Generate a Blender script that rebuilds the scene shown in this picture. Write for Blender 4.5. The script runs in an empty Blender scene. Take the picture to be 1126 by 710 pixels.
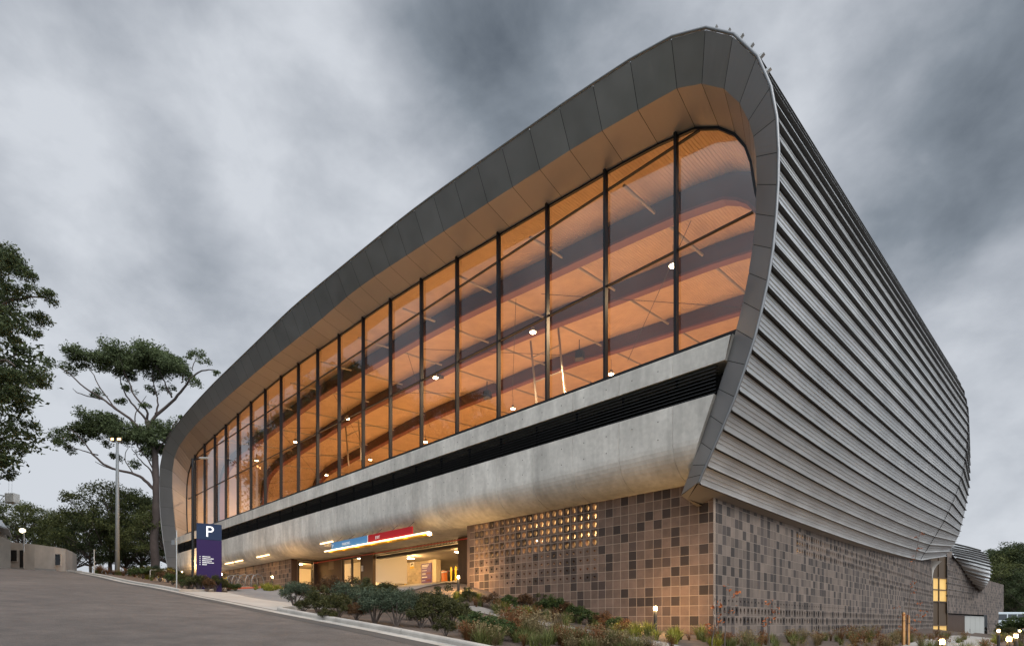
import bpy, math, random
import numpy as np
from mathutils import Vector, Matrix
R = math.radians
rnd = random.Random(7)
SC = bpy.context.scene
COL = SC.collection

# ---------------------------------------------------------------- camera, sky, sun, exposure
F, CX0, HZ, WPX = 608.0, 563.0, 684.0, 1126.0
cam_d = bpy.data.cameras.new("camera")
cam = bpy.data.objects.new("camera", cam_d); COL.objects.link(cam)
cam.location = (0, 0, 0); cam.rotation_euler = (R(90), 0, 0)
cam_d.sensor_width = 36.0; cam_d.lens = 36.0 * F / WPX
cam_d.shift_y = (HZ - 355.0) / WPX
cam_d.clip_start = 0.1; cam_d.clip_end = 6000
SC.camera = cam
SC.render.resolution_x = 1024; SC.render.resolution_y = 645
SC.view_settings.view_transform = 'Standard'; SC.view_settings.look = 'None'
SC.view_settings.gamma = 1.0; SC.view_settings.exposure = 0.0
SC.view_settings.use_curve_mapping = False
SC.cycles.max_bounces = 8; SC.cycles.transparent_max_bounces = 16
SC.cycles.caustics_reflective = False; SC.cycles.caustics_refractive = False
SC.cycles.sample_clamp_indirect = 6.0
SC.cycles.use_denoising = True

SUN_EL, SUN_AZ = 44.0, 156.0     # compass style: 0 = +Y, clockwise; the glow behind the camera's right shoulder
world = bpy.data.worlds.new("World"); SC.world = world; world.use_nodes = True
def build_world():
    nt = world.node_tree; nt.nodes.clear(); N = nt.nodes.new; L = nt.links.new
    out = N('ShaderNodeOutputWorld')
    sky = N('ShaderNodeTexSky'); sky.sky_type = 'NISHITA'; sky.sun_disc = False
    sky.sun_elevation = R(SUN_EL); sky.sun_rotation = R(SUN_AZ); sky.air_density = 1.0; sky.dust_density = 3.0
    bg_sky = N('ShaderNodeBackground'); bg_sky.inputs[1].default_value = 0.05; L(sky.outputs[0], bg_sky.inputs[0])
    tc = N('ShaderNodeTexCoord'); sep = N('ShaderNodeSeparateXYZ'); L(tc.outputs['Generated'], sep.inputs[0])
    def M(op, a, b=None, c=None, clamp=False):
        n = N('ShaderNodeMath'); n.operation = op; n.use_clamp = clamp
        for i, x in enumerate((a, b, c)):
            if x is None: continue
            if isinstance(x, (int, float)): n.inputs[i].default_value = x
            else: L(x, n.inputs[i])
        return n.outputs[0]
    mp = N('ShaderNodeMapping'); mp.inputs['Rotation'].default_value = (R(8), R(-14), R(25)); mp.inputs['Scale'].default_value = (1.0, 1.0, 1.45)
    mp.inputs['Location'].default_value = (3.1, 1.7, 0.4)
    L(tc.outputs['Generated'], mp.inputs[0])
    n1 = N('ShaderNodeTexNoise'); n1.inputs['Scale'].default_value = 2.3; n1.inputs['Detail'].default_value = 7; n1.inputs['Roughness'].default_value = 0.5
    n1.inputs['Distortion'].default_value = 0.12; L(mp.outputs[0], n1.inputs[0])
    n2 = N('ShaderNodeTexNoise'); n2.inputs['Scale'].default_value = 5.5; n2.inputs['Detail'].default_value = 9; n2.inputs['Roughness'].default_value = 0.55
    n2.inputs['Distortion'].default_value = 0.15; L(mp.outputs[0], n2.inputs[0])
    val = M('ADD', M('MULTIPLY', M('SUBTRACT', n1.outputs[0], 0.5), 1.15), M('MULTIPLY', M("SUBTRACT", n2.outputs[0], 0.5), 0.95))
    # where the cloud deck is thin (bright) or thick (dark): soft lobes round sky directions
    def lobe(px, py, k, amp):
        d = Vector((px - CX0, F, HZ - py)).normalized()
        dp = N('ShaderNodeVectorMath'); dp.operation = 'DOT_PRODUCT'; L(tc.outputs['Generated'], dp.inputs[0]); dp.inputs[1].default_value = d
        return M('MULTIPLY', M('EXPONENT', M('MULTIPLY', M('SUBTRACT', dp.outputs['Value'], 1.0), k)), amp)
    acc = val
    for l in LOBES: acc = M('ADD', acc, lobe(*l))
    t = M('ADD', acc, 0.5, clamp=True)
    cr = N('ShaderNodeValToRGB'); L(t, cr.inputs[0]); e = cr.color_ramp.elements
    e[0].position = 0.05; e[0].color = (0.105, 0.128, 0.158, 1)
    e[1].position = 0.98; e[1].color = (0.70, 0.735, 0.79, 1)
    a = cr.color_ramp.elements.new(0.40); a.color = (0.255, 0.292, 0.338, 1)
    a = cr.color_ramp.elements.new(0.70); a.color = (0.47, 0.505, 0.56, 1)
    # the deck is much brighter round the hidden sun, behind the camera
    sd = Vector((math.sin(R(SUN_AZ)) * math.cos(R(SUN_EL)), math.cos(R(SUN_AZ)) * math.cos(R(SUN_EL)), math.sin(R(SUN_EL))))
    dp = N('ShaderNodeVectorMath'); dp.operation = 'DOT_PRODUCT'; L(tc.outputs['Generated'], dp.inputs[0]); dp.inputs[1].default_value = sd
    mr = N('ShaderNodeMapRange'); mr.interpolation_type = 'SMOOTHSTEP'; L(dp.outputs['Value'], mr.inputs[0])
    mr.inputs[1].default_value = 0.22; mr.inputs[2].default_value = 0.95; mr.inputs[3].default_value = 1.0; mr.inputs[4].default_value = BACK_SKY
    bg = N('ShaderNodeBackground'); L(cr.outputs[0], bg.inputs[0]); L(mr.outputs[0], bg.inputs[1])
    add = N('ShaderNodeAddShader'); L(bg.outputs[0], add.inputs[0]); L(bg_sky.outputs[0], add.inputs[1])
    mix = N('ShaderNodeMixShader'); mix.inputs[0].default_value = 0.9
    L(bg_sky.outputs[0], mix.inputs[1]); L(bg.outputs[0], mix.inputs[2])
    L(mix.outputs[0], out.inputs[0])
BACK_SKY = 6.0
LOBES = [(55, 115, 120, 0.50), (190, 450, 9, 0.62), (330, 130, 50, 0.44), (880, 70, 45, 0.20), (1120, 620, 14, 0.50), (560, 300, 20, .15),
         (80, 20, 60, -0.32), (170, 225, 60, -0.36), (480, 70, 70, -0.36), (1060, 230, 30, -0.30), (310, 290, 60, -0.22), (620, 30, 60, -0.12)]
build_world()
sun_d = bpy.data.lights.new("sun", 'SUN'); sun_d.energy = 1.5; sun_d.angle = R(22); sun_d.color = (1.0, 0.93, 0.85)
sun = bpy.data.objects.new("sun", sun_d); COL.objects.link(sun)
_s = Vector((math.sin(R(SUN_AZ)) * math.cos(R(SUN_EL)), math.cos(R(SUN_AZ)) * math.cos(R(SUN_EL)), math.sin(R(SUN_EL))))
sun.rotation_euler = _s.to_track_quat('Z', 'Y').to_euler()

# ---------------------------------------------------------------- site frame: u along the front to the left, v into the building
C0 = np.array([7.76, 21.3]); UD = np.array([-0.7157, 0.6984]); VD = np.array([0.699, 0.7153])
def P(u, v, z): return (C0[0] + u * UD[0] + v * VD[0], C0[1] + u * UD[1] + v * VD[1], z)
def UV(x, y):
    d = np.array([x, y]) - C0
    det = UD[0] * VD[1] - UD[1] * VD[0]
    return (d[0] * VD[1] - d[1] * VD[0]) / det, (UD[0] * d[1] - UD[1] * d[0]) / det
def at(px, py, plane, val):
    """site point on a known plane (u, v or z = val; d = distance) under a photo point"""
    a, b = (px - CX0) / F, (HZ - py) / F
    if plane == 'v':
        A, B = C0 + val * VD; u = (A - a * B) / (a * UD[1] - UD[0]); Y = B + u * UD[1]
    elif plane == 'u':
        A, B = C0 + val * UD; w = (A - a * B) / (a * VD[1] - VD[0]); Y = B + w * VD[1]
    elif plane == 'z': Y = val / b
    else: Y = val
    x, y, z = a * Y, Y, b * Y
    u, v = UV(x, y)
    return u, v, z, (x, y, z)

# ---------------------------------------------------------------- materials
MATS = {}
def mat(name, col, rough=0.6, metal=0.0, noise=0.0, scale=3.0, bump=0.0, bscale=None, emit=None, estr=0.0, tint=False, stretch=(1, 1, 1), col2=None, spec=None, detail=6, grain=None):
    if name in MATS: return MATS[name]
    m = bpy.data.materials.new(name); m.use_nodes = True; nt = m.node_tree; N = nt.nodes.new; L = nt.links.new
    b = nt.nodes['Principled BSDF']
    b.inputs['Base Color'].default_value = (*col, 1); b.inputs['Roughness'].default_value = rough; b.inputs['Metallic'].default_value = metal
    if spec is not None: b.inputs['Specular IOR Level'].default_value = spec
    src = None
    tc = N('ShaderNodeTexCoord'); mp = N('ShaderNodeMapping'); mp.inputs['Scale'].default_value = stretch
    L(tc.outputs['Object'], mp.inputs[0])
    if noise > 0 or col2:
        n = N('ShaderNodeTexNoise'); n.inputs['Scale'].default_value = scale; n.inputs['Detail'].default_value = detail; n.inputs['Roughness'].default_value = 0.62
        L(mp.outputs[0], n.inputs[0])
        cr = N('ShaderNodeValToRGB'); L(n.outputs[0], cr.inputs[0])
        c1 = [max(0, c * (1 - noise)) for c in col]; c2 = col2 or [min(1, c * (1 + noise)) for c in col]
        cr.color_ramp.elements[0].position = 0.3; cr.color_ramp.elements[1].position = 0.7
        cr.color_ramp.elements[0].color = (*c1, 1); cr.color_ramp.elements[1].color = (*c2, 1)
        src = cr.outputs[0]
        mr = N('ShaderNodeMapRange'); L(n.outputs[0], mr.inputs[0]); mr.inputs[1].default_value = 0.3; mr.inputs[2].default_value = 0.7
        mr.inputs[3].default_value = max(0.02, rough - 0.08); mr.inputs[4].default_value = min(1, rough + 0.08); L(mr.outputs[0], b.inputs['Roughness'])
    if grain:   # stones in the surface: fine pale and dark specks, and broad worn bands
        for sc_, amp, *sv in grain:
            g = N('ShaderNodeTexNoise'); g.inputs['Scale'].default_value = sc_; g.inputs['Detail'].default_value = 3; gm = N('ShaderNodeMapping'); gm.inputs['Scale'].default_value = sv[0] if sv else (1, 1, 1); L(tc.outputs['Object'], gm.inputs[0]); L(gm.outputs[0], g.inputs[0])
            r2 = N('ShaderNodeMapRange'); L(g.outputs[0], r2.inputs[0]); r2.inputs[1].default_value = 0.32; r2.inputs[2].default_value = 0.68; r2.inputs[3].default_value = 1 - amp; r2.inputs[4].default_value = 1 + amp
            mg = N('ShaderNodeMixRGB'); mg.blend_type = 'MULTIPLY'; mg.inputs[0].default_value = 1.0; L(src, mg.inputs[1]); L(r2.outputs[0], mg.inputs[2]); src = mg.outputs[0]
    if tint:
        at_ = N('ShaderNodeAttribute'); at_.attribute_name = 'tint'
        mx = N('ShaderNodeMixRGB'); mx.blend_type = 'MULTIPLY'; mx.inputs[0].default_value = 1.0
        if src: L(src, mx.inputs[1])
        else: mx.inputs[1].default_value = (*col, 1)
        L(at_.outputs['Color'], mx.inputs[2]); src = mx.outputs[0]
    if src: L(src, b.inputs['Base Color'])
    if bump > 0:
        n = N('ShaderNodeTexNoise'); n.inputs['Scale'].default_value = bscale or scale * 6; n.inputs['Detail'].default_value = 5; L(mp.outputs[0], n.inputs[0])
        bp = N('ShaderNodeBump'); bp.inputs['Strength'].default_value = bump; bp.inputs['Distance'].default_value = 0.02; L(n.outputs[0], bp.inputs['Height']); L(bp.outputs[0], b.inputs['Normal'])
    if emit: b.inputs['Emission Color'].default_value = (*emit, 1); b.inputs['Emission Strength'].default_value = estr
    MATS[name] = m; return m

def leaf_mat(name, c1, c2, rough=0.6, trans=0.25):
    if name in MATS: return MATS[name]
    m = bpy.data.materials.new(name); m.use_nodes = True; nt = m.node_tree; N = nt.nodes.new; L = nt.links.new
    b = nt.nodes['Principled BSDF']; b.inputs['Roughness'].default_value = rough; b.inputs['Specular IOR Level'].default_value = 0.25
    a = N('ShaderNodeAttribute'); a.attribute_name = 'tint'
    cr = N('ShaderNodeValToRGB'); L(a.outputs['Fac'], cr.inputs[0])
    cr.color_ramp.elements[0].color = (*c1, 1); cr.color_ramp.elements[1].color = (*c2, 1); L(cr.outputs[0], b.inputs['Base Color'])
    t = N('ShaderNodeBsdfTranslucent'); L(cr.outputs[0], t.inputs[0])
    mx = N('ShaderNodeMixShader'); mx.inputs[0].default_value = trans; L(b.outputs[0], mx.inputs[1]); L(t.outputs[0], mx.inputs[2])
    L(mx.outputs[0], nt.nodes['Material Output'].inputs[0]); MATS[name] = m; return m

def glass_mat(name, tint, ior=1.5, boost=1.0):
    m = bpy.data.materials.new(name); m.use_nodes = True; nt = m.node_tree; N = nt.nodes.new; L = nt.links.new
    nt.nodes.remove(nt.nodes['Principled BSDF'])
    tr = N('ShaderNodeBsdfTransparent'); tr.inputs[0].default_value = (*tint, 1)
    gl = N('ShaderNodeBsdfGlossy'); gl.inputs['Roughness'].default_value = 0.0; gl.inputs[0].default_value = (1, 1, 1, 1)
    fr = N('ShaderNodeFresnel'); fr.inputs[0].default_value = ior
    mu = N('ShaderNodeMath'); mu.operation = 'MULTIPLY'; mu.use_clamp = True; L(fr.outputs[0], mu.inputs[0]); mu.inputs[1].default_value = boost
    mx = N('ShaderNodeMixShader'); L(mu.outputs[0], mx.inputs[0]); L(tr.outputs[0], mx.inputs[1]); L(gl.outputs[0], mx.inputs[2])
    L(mx.outputs[0], nt.nodes['Material Output'].inputs[0]); MATS[name] = m; return m

# ---------------------------------------------------------------- object helpers
def wloc(o):
    v = Vector((0, 0, 0))
    while o is not None: v = v + o.location; o = o.parent
    return v
class MB:
    def __init__(s): s.v = []; s.f = []; s.m = []; s.t = []
    def add(s, vs, fs, mi=0, tint=None):
        o = len(s.v); s.v.extend([tuple(p) for p in vs])
        for f in fs: s.f.append([i + o for i in f]); s.m.append(mi); s.t.append(tint if tint is not None else 1.0)
    def quad(s, a, b, c, d, mi=0, tint=None): s.add([a, b, c, d], [(0, 1, 2, 3)], mi, tint)
    def boxpts(s, p, mi=0, tint=None):   # 8 points: bottom 4 then top 4
        s.add(p, [(3, 2, 1, 0), (4, 5, 6, 7), (0, 1, 5, 4), (1, 2, 6, 5), (2, 3, 7, 6), (3, 0, 4, 7)], mi, tint)
    def sbox(s, u0, u1, v0, v1, z0, z1, mi=0, tint=None):   # box in the site frame
        s.boxpts([P(u0, v0, z0), P(u1, v0, z0), P(u1, v1, z0), P(u0, v1, z0), P(u0, v0, z1), P(u1, v0, z1), P(u1, v1, z1), P(u0, v1, z1)], mi, tint)
    def box(s, c, h, mi=0, rz=0.0, tint=None):
        ca, sa = math.cos(rz), math.sin(rz); p = []
        for dz in (-1, 1):
            for dx, dy in ((-1, -1), (1, -1), (1, 1), (-1, 1)):
                x, y = dx * h[0], dy * h[1]
                p.append((c[0] + x * ca - y * sa, c[1] + x * sa + y * ca, c[2] + dz * h[2]))
        s.boxpts(p, mi, tint)
    def tube(s, pts, r, n=8, mi=0, cap=True, tint=None):
        pts = [Vector(p) for p in pts]; rs = r if isinstance(r, (list, tuple)) else [r] * len(pts)
        rings = []; up = None
        for i, p in enumerate(pts):
            d = (pts[min(i + 1, len(pts) - 1)] - pts[max(i - 1, 0)]).normalized()
            if up is None: up = Vector((0, 0, 1)) if abs(d.z) < 0.9 else Vector((1, 0, 0))
            a = d.cross(up)
            if a.length < 1e-4: a = d.cross(Vector((0, 1, 0)))
            a.normalize(); b = a.cross(d).normalized(); up = b
            rings.append([p + (a * math.cos(2 * math.pi * k / n) + b * math.sin(2 * math.pi * k / n)) * rs[i] for k in range(n)])
        vs = [q for rg in rings for q in rg]; fs = []
        for i in range(len(pts) - 1):
            for k in range(n):
                k2 = (k + 1) % n; fs.append((i * n + k, i * n + k2, (i + 1) * n + k2, (i + 1) * n + k))
        if cap: fs.append(tuple(range(n))[::-1]); fs.append(tuple((len(pts) - 1) * n + k for k in range(n)))
        s.add(vs, fs, mi, tint)
    def lathe(s, prof, c=(0, 0, 0), n=20, mi=0):   # prof: (r, z)
        vs = []; fs = []
        for r_, z_ in prof:
            for k in range(n): vs.append((c[0] + r_ * math.cos(2 * math.pi * k / n), c[1] + r_ * math.sin(2 * math.pi * k / n), c[2] + z_))
        for i in range(len(prof) - 1):
            for k in range(n):
                k2 = (k + 1) % n; fs.append((i * n + k, i * n + k2, (i + 1) * n + k2, (i + 1) * n + k))
        fs.append(tuple(range(n))[::-1]); fs.append(tuple((len(prof) - 1) * n + k for k in range(n)))
        s.add(vs, fs, mi)
    def loft(s, rows, mi=0, tint=None, closed=False, cols=None):
        n = len(rows[0]); vs = [q for r_ in rows for q in r_]; fs = []
        if cols is not None:   # a material per column
            o = len(s.v); s.v.extend(vs)
            for i in range(len(rows) - 1):
                for k in range(n - 1):
                    s.f.append([o + i * n + k, o + i * n + k + 1, o + (i + 1) * n + k + 1, o + (i + 1) * n + k]); s.m.append(cols[k % len(cols)]); s.t.append(1.0)
            return
        for i in range(len(rows) - 1):
            for k in range(n if closed else n - 1):
                k2 = (k + 1) % n
                fs.append((i * n + k, i * n + k2, (i + 1) * n + k2, (i + 1) * n + k))
        s.add(vs, fs, mi, tint)
    def mesh(s, name, mats, off=(0, 0, 0), smooth=False):
        me = bpy.data.meshes.new(name)
        V = np.array(s.v, dtype=np.float64) - np.array(off)
        me.from_pydata(V.tolist(), [], s.f)
        for m in (mats if isinstance(mats, (list, tuple)) else [mats]): me.materials.append(m)
        me.polygons.foreach_set('material_index', s.m)
        if any(t != 1.0 for t in s.t):
            a = me.attributes.new('tint', 'FLOAT_COLOR', 'FACE')
            arr = []
            for t in s.t: arr.extend((t, t, t, 1.0) if not isinstance(t, (tuple, list)) else (*t, 1.0))
            a.data.foreach_set('color', arr)
        if smooth: me.polygons.foreach_set('use_smooth', [True] * len(me.polygons))
        me.update(); return me
    def build(s, name, mats, parent=None, local=False, smooth=False, bevel=0.0):
        off = (0, 0, 0) if (parent is None or local) else wloc(parent)
        o = bpy.data.objects.new(name, s.mesh(name, mats, off, smooth)); COL.objects.link(o)
        if parent is not None: o.parent = parent
        if bevel > 0:
            b = o.modifiers.new('bevel', 'BEVEL'); b.width = bevel; b.segments = 2; b.limit_method = 'ANGLE'; b.angle_limit = R(40)
        return o
def tag(o, label=None, cat=None, group=None, kind=None):
    if label: o['label'] = label
    if cat: o['category'] = cat
    if group: o['group'] = group
    if kind: o['kind'] = kind
    return o
def thing(name, label, cat, loc=(0, 0, 0), rz=0.0, group=None):
    o = bpy.data.objects.new(name, None); COL.objects.link(o); o.location = loc; o.rotation_euler = (0, 0, rz)
    o.empty_display_size = 0.3
    return tag(o, label, cat, group)
KIDS = {}
def copy_tree(o, parent=None):
    c = o.copy(); COL.objects.link(c)
    if parent is not None: c.parent = parent
    for ch in list(o.children): copy_tree(ch, c)
    return c
def text(body, size, M4, m, name, parent, depth=0.01, align='LEFT'):
    cu = bpy.data.curves.new(name, 'FONT'); cu.body = body; cu.size = size; cu.extrude = depth; cu.align_x = align
    o = bpy.data.objects.new(name, cu); COL.objects.link(o)
    dg = bpy.context.evaluated_depsgraph_get()
    me = bpy.data.meshes.new_from_object(o.evaluated_get(dg))
    bpy.data.objects.remove(o); me.transform(Matrix.Translation(-wloc(parent)) @ M4); me.name = name
    me.materials.clear(); me.materials.append(m)
    t = bpy.data.objects.new(name, me); COL.objects.link(t); t.parent = parent
    return t
def frame_m(org, xd, zd=(0, 0, 1)):
    x = Vector(xd).normalized(); y = Vector(zd).normalized(); z = x.cross(y).normalized(); y = z.cross(x)
    return Matrix(((x.x, y.x, z.x, org[0]), (x.y, y.y, z.y, org[1]), (x.z, y.z, z.z, org[2]), (0, 0, 0, 1)))
def lamp(name, loc, power, color=(1, 0.72, 0.42), kind='POINT', size=0.1, parent=None, rot=None, spot=None, sy=None):
    d = bpy.data.lights.new(name, kind); d.energy = power; d.color = color
    if kind == 'AREA':
        d.size = size
        if sy: d.shape = 'RECTANGLE'; d.size_y = sy
    else: d.shadow_soft_size = size
    if spot: d.spot_size = R(spot); d.spot_blend = 0.6
    o = bpy.data.objects.new(name, d); COL.objects.link(o)
    o.location = Vector(loc) - (wloc(parent) if parent is not None else Vector((0, 0, 0)))
    if parent is not None: o.parent = parent
    if rot is not None: o.rotation_euler = rot
    return o
def crspline(pts, per):
    """Catmull-Rom through rows of numbers, `per` steps per interval"""
    p = np.array(pts, float); out = []
    for i in range(len(p) - 1):
        a = p[max(i - 1, 0)]; b = p[i]; c = p[i + 1]; d = p[min(i + 2, len(p) - 1)]
        for k in range(per):
            t = k / per
            out.append(0.5 * ((2 * b) + (-a + c) * t + (2 * a - 5 * b + 4 * c - d) * t * t + (-a + 3 * b - 3 * c + d) * t ** 3))
    out.append(p[-1]); return np.array(out)

# ---------------------------------------------------------------- terrain
def gbase(u):
    if u > 54: return -0.7 + 0.0965 * 54 + 0.075 * min(u - 54, 34) + 0.01 * max(0, u - 88)
    if u > -9: return -0.7 + 0.0965 * u
    return -0.7 - 0.0965 * 9 + 0.02 * (max(u, -40) + 9)
BUMPS = [(0, 0, 0.1), (3.3, 0, 0.2), (8.5, 0, 0.45), (11, -3, 0.55), (14, 0, 1.4), (14, -2.5, 0.95), (20, 2.2, 1.25), (28, 2.2, 0.6), (24, -2, 0.5), (20, -3, 0.45), (37, 1, 0.0),
         (50, -1, -0.75), (60, -1, -0.3), (50, -4, -0.55), (40, -2, -0.1), (35, -6, -0.05), (28, -8, 0), (16, -8, 0.05), (20, -12, 0), (30, -12, 0), (11, -12, 0), (0, -12, 0), (5, -8, 0.05),
         (50, -12, 0), (60, -12, 0), (40, -12, 0), (-10, -12, 0), (-9, -20, 0), (5, -20, 0), (20, -20, 0), (40, -20, 0), (0, -6, 0.1), (-4, 0, 0.1), (0, 20, 0.05), (0, 40, 0.0), (0, 54, 0.0), (-6, 30, -0.2), (-8, 50, -0.2),
         (-2, 64, -0.9), (-3, 80, -1.5), (-10, 80, -1.5), (-2, 100, -1.8), (-20, 60, 0), (72, 0, 0.0), (80, 0, 0.0)]
_bp = np.array(BUMPS, float)
def _k(d2): return np.exp(-d2 / (2 * 6.0 ** 2))
_d2 = ((_bp[:, None, :2] - _bp[None, :, :2]) ** 2).sum(-1)
_w = np.linalg.solve(_k(_d2) + 0.02 * np.eye(len(_bp)), _bp[:, 2])
def ground(u, v):
    return gbase(u) + float((_k((_bp[:, 0] - u) ** 2 + (_bp[:, 1] - v) ** 2) * _w).sum())
def ground_px(px, py, off=0.0):
    """where the line of sight through a photo point meets the ground"""
    a, b = (px - CX0) / F, (HZ - py) / F
    prev = None; Y = 4.0
    while Y < 200:
        u, v = UV(a * Y, Y); h = b * Y - ground(u, v) - off
        if h <= 0:
            if prev is None: return u, v, ground(u, v)
            Y0, h0 = prev; Y = Y0 + (Y - Y0) * h0 / (h0 - h); u, v = UV(a * Y, Y); return u, v, ground(u, v)
        prev = (Y, h); Y += 0.15
    u, v = UV(a * 60, 60); return u, v, ground(u, v)
# ================================================================ SETTING: ground, road, kerbs, paving
m_soil = mat('mulch', (0.085, 0.058, 0.042), 0.95, noise=0.45, scale=1.6, bump=0.9, bscale=14)
m_field = mat('grass_ground', (0.06, 0.075, 0.03), 0.95, noise=0.4, scale=0.25, bump=0.6, bscale=9)
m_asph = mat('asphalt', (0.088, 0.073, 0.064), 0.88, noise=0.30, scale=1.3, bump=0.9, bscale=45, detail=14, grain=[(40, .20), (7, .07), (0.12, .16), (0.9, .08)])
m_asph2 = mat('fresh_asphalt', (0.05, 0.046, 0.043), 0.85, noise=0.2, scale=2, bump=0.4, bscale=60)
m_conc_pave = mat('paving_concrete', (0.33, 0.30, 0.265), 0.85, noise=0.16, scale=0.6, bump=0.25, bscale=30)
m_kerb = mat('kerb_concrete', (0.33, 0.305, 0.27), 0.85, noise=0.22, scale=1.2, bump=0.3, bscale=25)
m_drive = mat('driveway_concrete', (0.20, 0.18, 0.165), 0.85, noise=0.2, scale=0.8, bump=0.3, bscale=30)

def grid_sheet(name, us, vs, m, off, kind='structure', inside=None):
    mb = MB(); idx = {}
    vv = []; ff = []
    for i, u in enumerate(us):
        for j, v in enumerate(vs):
            z = ground(u, v) + off
            if inside: z = inside(u, v, z)
            vv.append(P(u, v, z))
    n = len(vs)
    for i in range(len(us) - 1):
        for j in range(n - 1): ff.append((i * n + j, i * n + j + 1, (i + 1) * n + j + 1, (i + 1) * n + j))
    mb.add(vv, ff); o = mb.build(name, m, smooth=True); tag(o, kind=kind); return o
us = [-2500, -1200, -600, -300, -150, -90, -60] + list(np.arange(-45, 95, 1.0)) + [100, 110, 130, 160, 220, 350, 700, 1300, 2500]
vs = [-2500, -1200, -600, -300, -150, -90, -60] + list(np.arange(-46, 10, 1.0)) + list(np.arange(10, 110, 3.0)) + [115, 130, 160, 220, 350, 700, 1300, 2500]
def under(u, v, z):
    if 0.6 < u < 74 and 1.5 < v < 56: return min(z, 1.8 if v < 3 else -1.0)
    if -46 < u < 90 and -12.1 > v > -20: return z - 0.12
    if abs(u) > 120 or abs(v) > 130: return z * 0.3 - 1.5 + 0.02 * max(0, u)
    return z
grid_sheet('ground', us, vs, m_soil, 0.0, inside=under)
# road: one sheet following the slope, its edge at the gutter
grid_sheet('road', list(np.arange(-60, 92, 2.0)), [-24.5, -23, -21, -19, -17, -15, -13.2, -12.42], m_asph, 0.02)
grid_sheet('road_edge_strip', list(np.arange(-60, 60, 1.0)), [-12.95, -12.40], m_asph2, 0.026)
grid_sheet('gutter', list(np.arange(-60, 62, 1.0)), [-12.42, -12.0], m_kerb, 0.034)
grid_sheet('lawn', [-420, -200, -100, -61] + list(np.arange(-58, 130, 4.0)) + [160], [-200, -120, -80, -60, -48, -40, -32, -28, -24.4], m_field, 0.05)
# concrete crossover from the road to the car park
def poly_sheet(name, poly, m, off, step=0.6):
    """fills a site polygon (u, v) with a draped sheet"""
    import bmesh
    bm = bmesh.new(); vsx = [bm.verts.new((a, b, 0)) for a, b in poly]; bm.faces.new(vsx)
    lo = np.min(poly, 0); hi = np.max(poly, 0)
    for ax in (0, 1):
        for c in np.arange(lo[ax] + step, hi[ax], step):
            co = [0, 0, 0]; no = [0, 0, 0]; co[ax] = c; no[ax] = 1
            bmesh.ops.bisect_plane(bm, geom=bm.verts[:] + bm.edges[:] + bm.faces[:], plane_co=co, plane_no=no)
    mb = MB(); mb.add([P(v.co.x, v.co.y, ground(v.co.x, v.co.y) + off) for v in bm.verts], [[v.index for v in f.verts] for f in bm.faces] if not bm.verts.index_update() else [])
    bm.free(); o = mb.build(name, m); return tag(o, kind='structure')
ISL = [(11.4, -12.0), (12.1, -11.7), (12.6, -11.0), (13.4, -9.0), (15.0, -5.0), (16.4, -1.5), (17.2, 1.6)]
LFT = [(23.8, -12.0), (24.4, -11.4), (25.6, -10.2), (28.6, -8.0), (31.0, -5.2), (33.0, -3.0), (36.6, -0.4)]
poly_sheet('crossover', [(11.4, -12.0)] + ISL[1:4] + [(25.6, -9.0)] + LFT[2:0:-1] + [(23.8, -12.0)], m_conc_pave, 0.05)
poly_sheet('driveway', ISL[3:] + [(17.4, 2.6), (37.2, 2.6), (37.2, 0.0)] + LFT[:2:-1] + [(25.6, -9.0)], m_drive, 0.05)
poly_sheet('bike_court', [(38, -0.02), (38, -3.6), (62, -4.4), (62, -0.02)], m_conc_pave, 0.04)
def kerb(name, pts, m, w=0.22, h=0.17, joint=2.4):
    mb = MB(); L_ = [0]
    P2 = np.array(pts, float)
    rows = []
    for i, p in enumerate(P2):
        t = P2[min(i + 1, len(P2) - 1)] - P2[max(i - 1, 0)]; t /= np.linalg.norm(t); nrm = np.array([-t[1], t[0]])
        z = ground(*p)
        prof = [(0, -0.05), (0.0, h - 0.05), (0.015, h - 0.015), (0.05, h), (w - 0.04, h), (w, h - 0.03), (w, -0.05)]
        rows.append([P(*(p + nrm * a), z + b) for a, b in prof])
    mb.loft(rows); mb.f = [f[::-1] for f in mb.f]
    o = mb.build(name, m); return tag(o, kind='structure')
def dens(pts, step=0.8):
    out = [pts[0]]
    for a, b in zip(pts[:-1], pts[1:]):
        n = max(1, int(math.hypot(b[0] - a[0], b[1] - a[1]) / step))
        for k in range(1, n + 1): out.append((a[0] + (b[0] - a[0]) * k / n, a[1] + (b[1] - a[1]) * k / n))
    return out
# kerb pieces with 12 mm joints between them
def kerb_run(name, pts, m, seg=2.4):
    d = dens(pts, 0.4); n = int(seg / 0.4); k = 0
    while k < len(d) - 1:
        part = [np.array(q) for q in d[k:k + n + 1]]
        if len(part) > 1:
            t = part[-1] - part[-2]; part[-1] = part[-1] - t / np.linalg.norm(t) * 0.014
            kerb(name, part, m)
        k += n
kerb_run('kerb', [(-40, -12.0), (11.4, -12.0)] + ISL[1:4], m_kerb, 3.6)
kerb_run('kerb', LFT[:4][::-1] + [(62, -12.0)], m_kerb, 3.6)
m_red = mat('red_kerb_paint', (0.50, 0.13, 0.07), 0.7, noise=0.15, scale=3)
kerb('kerb', dens(LFT[:2:-1]), m_red)
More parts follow.
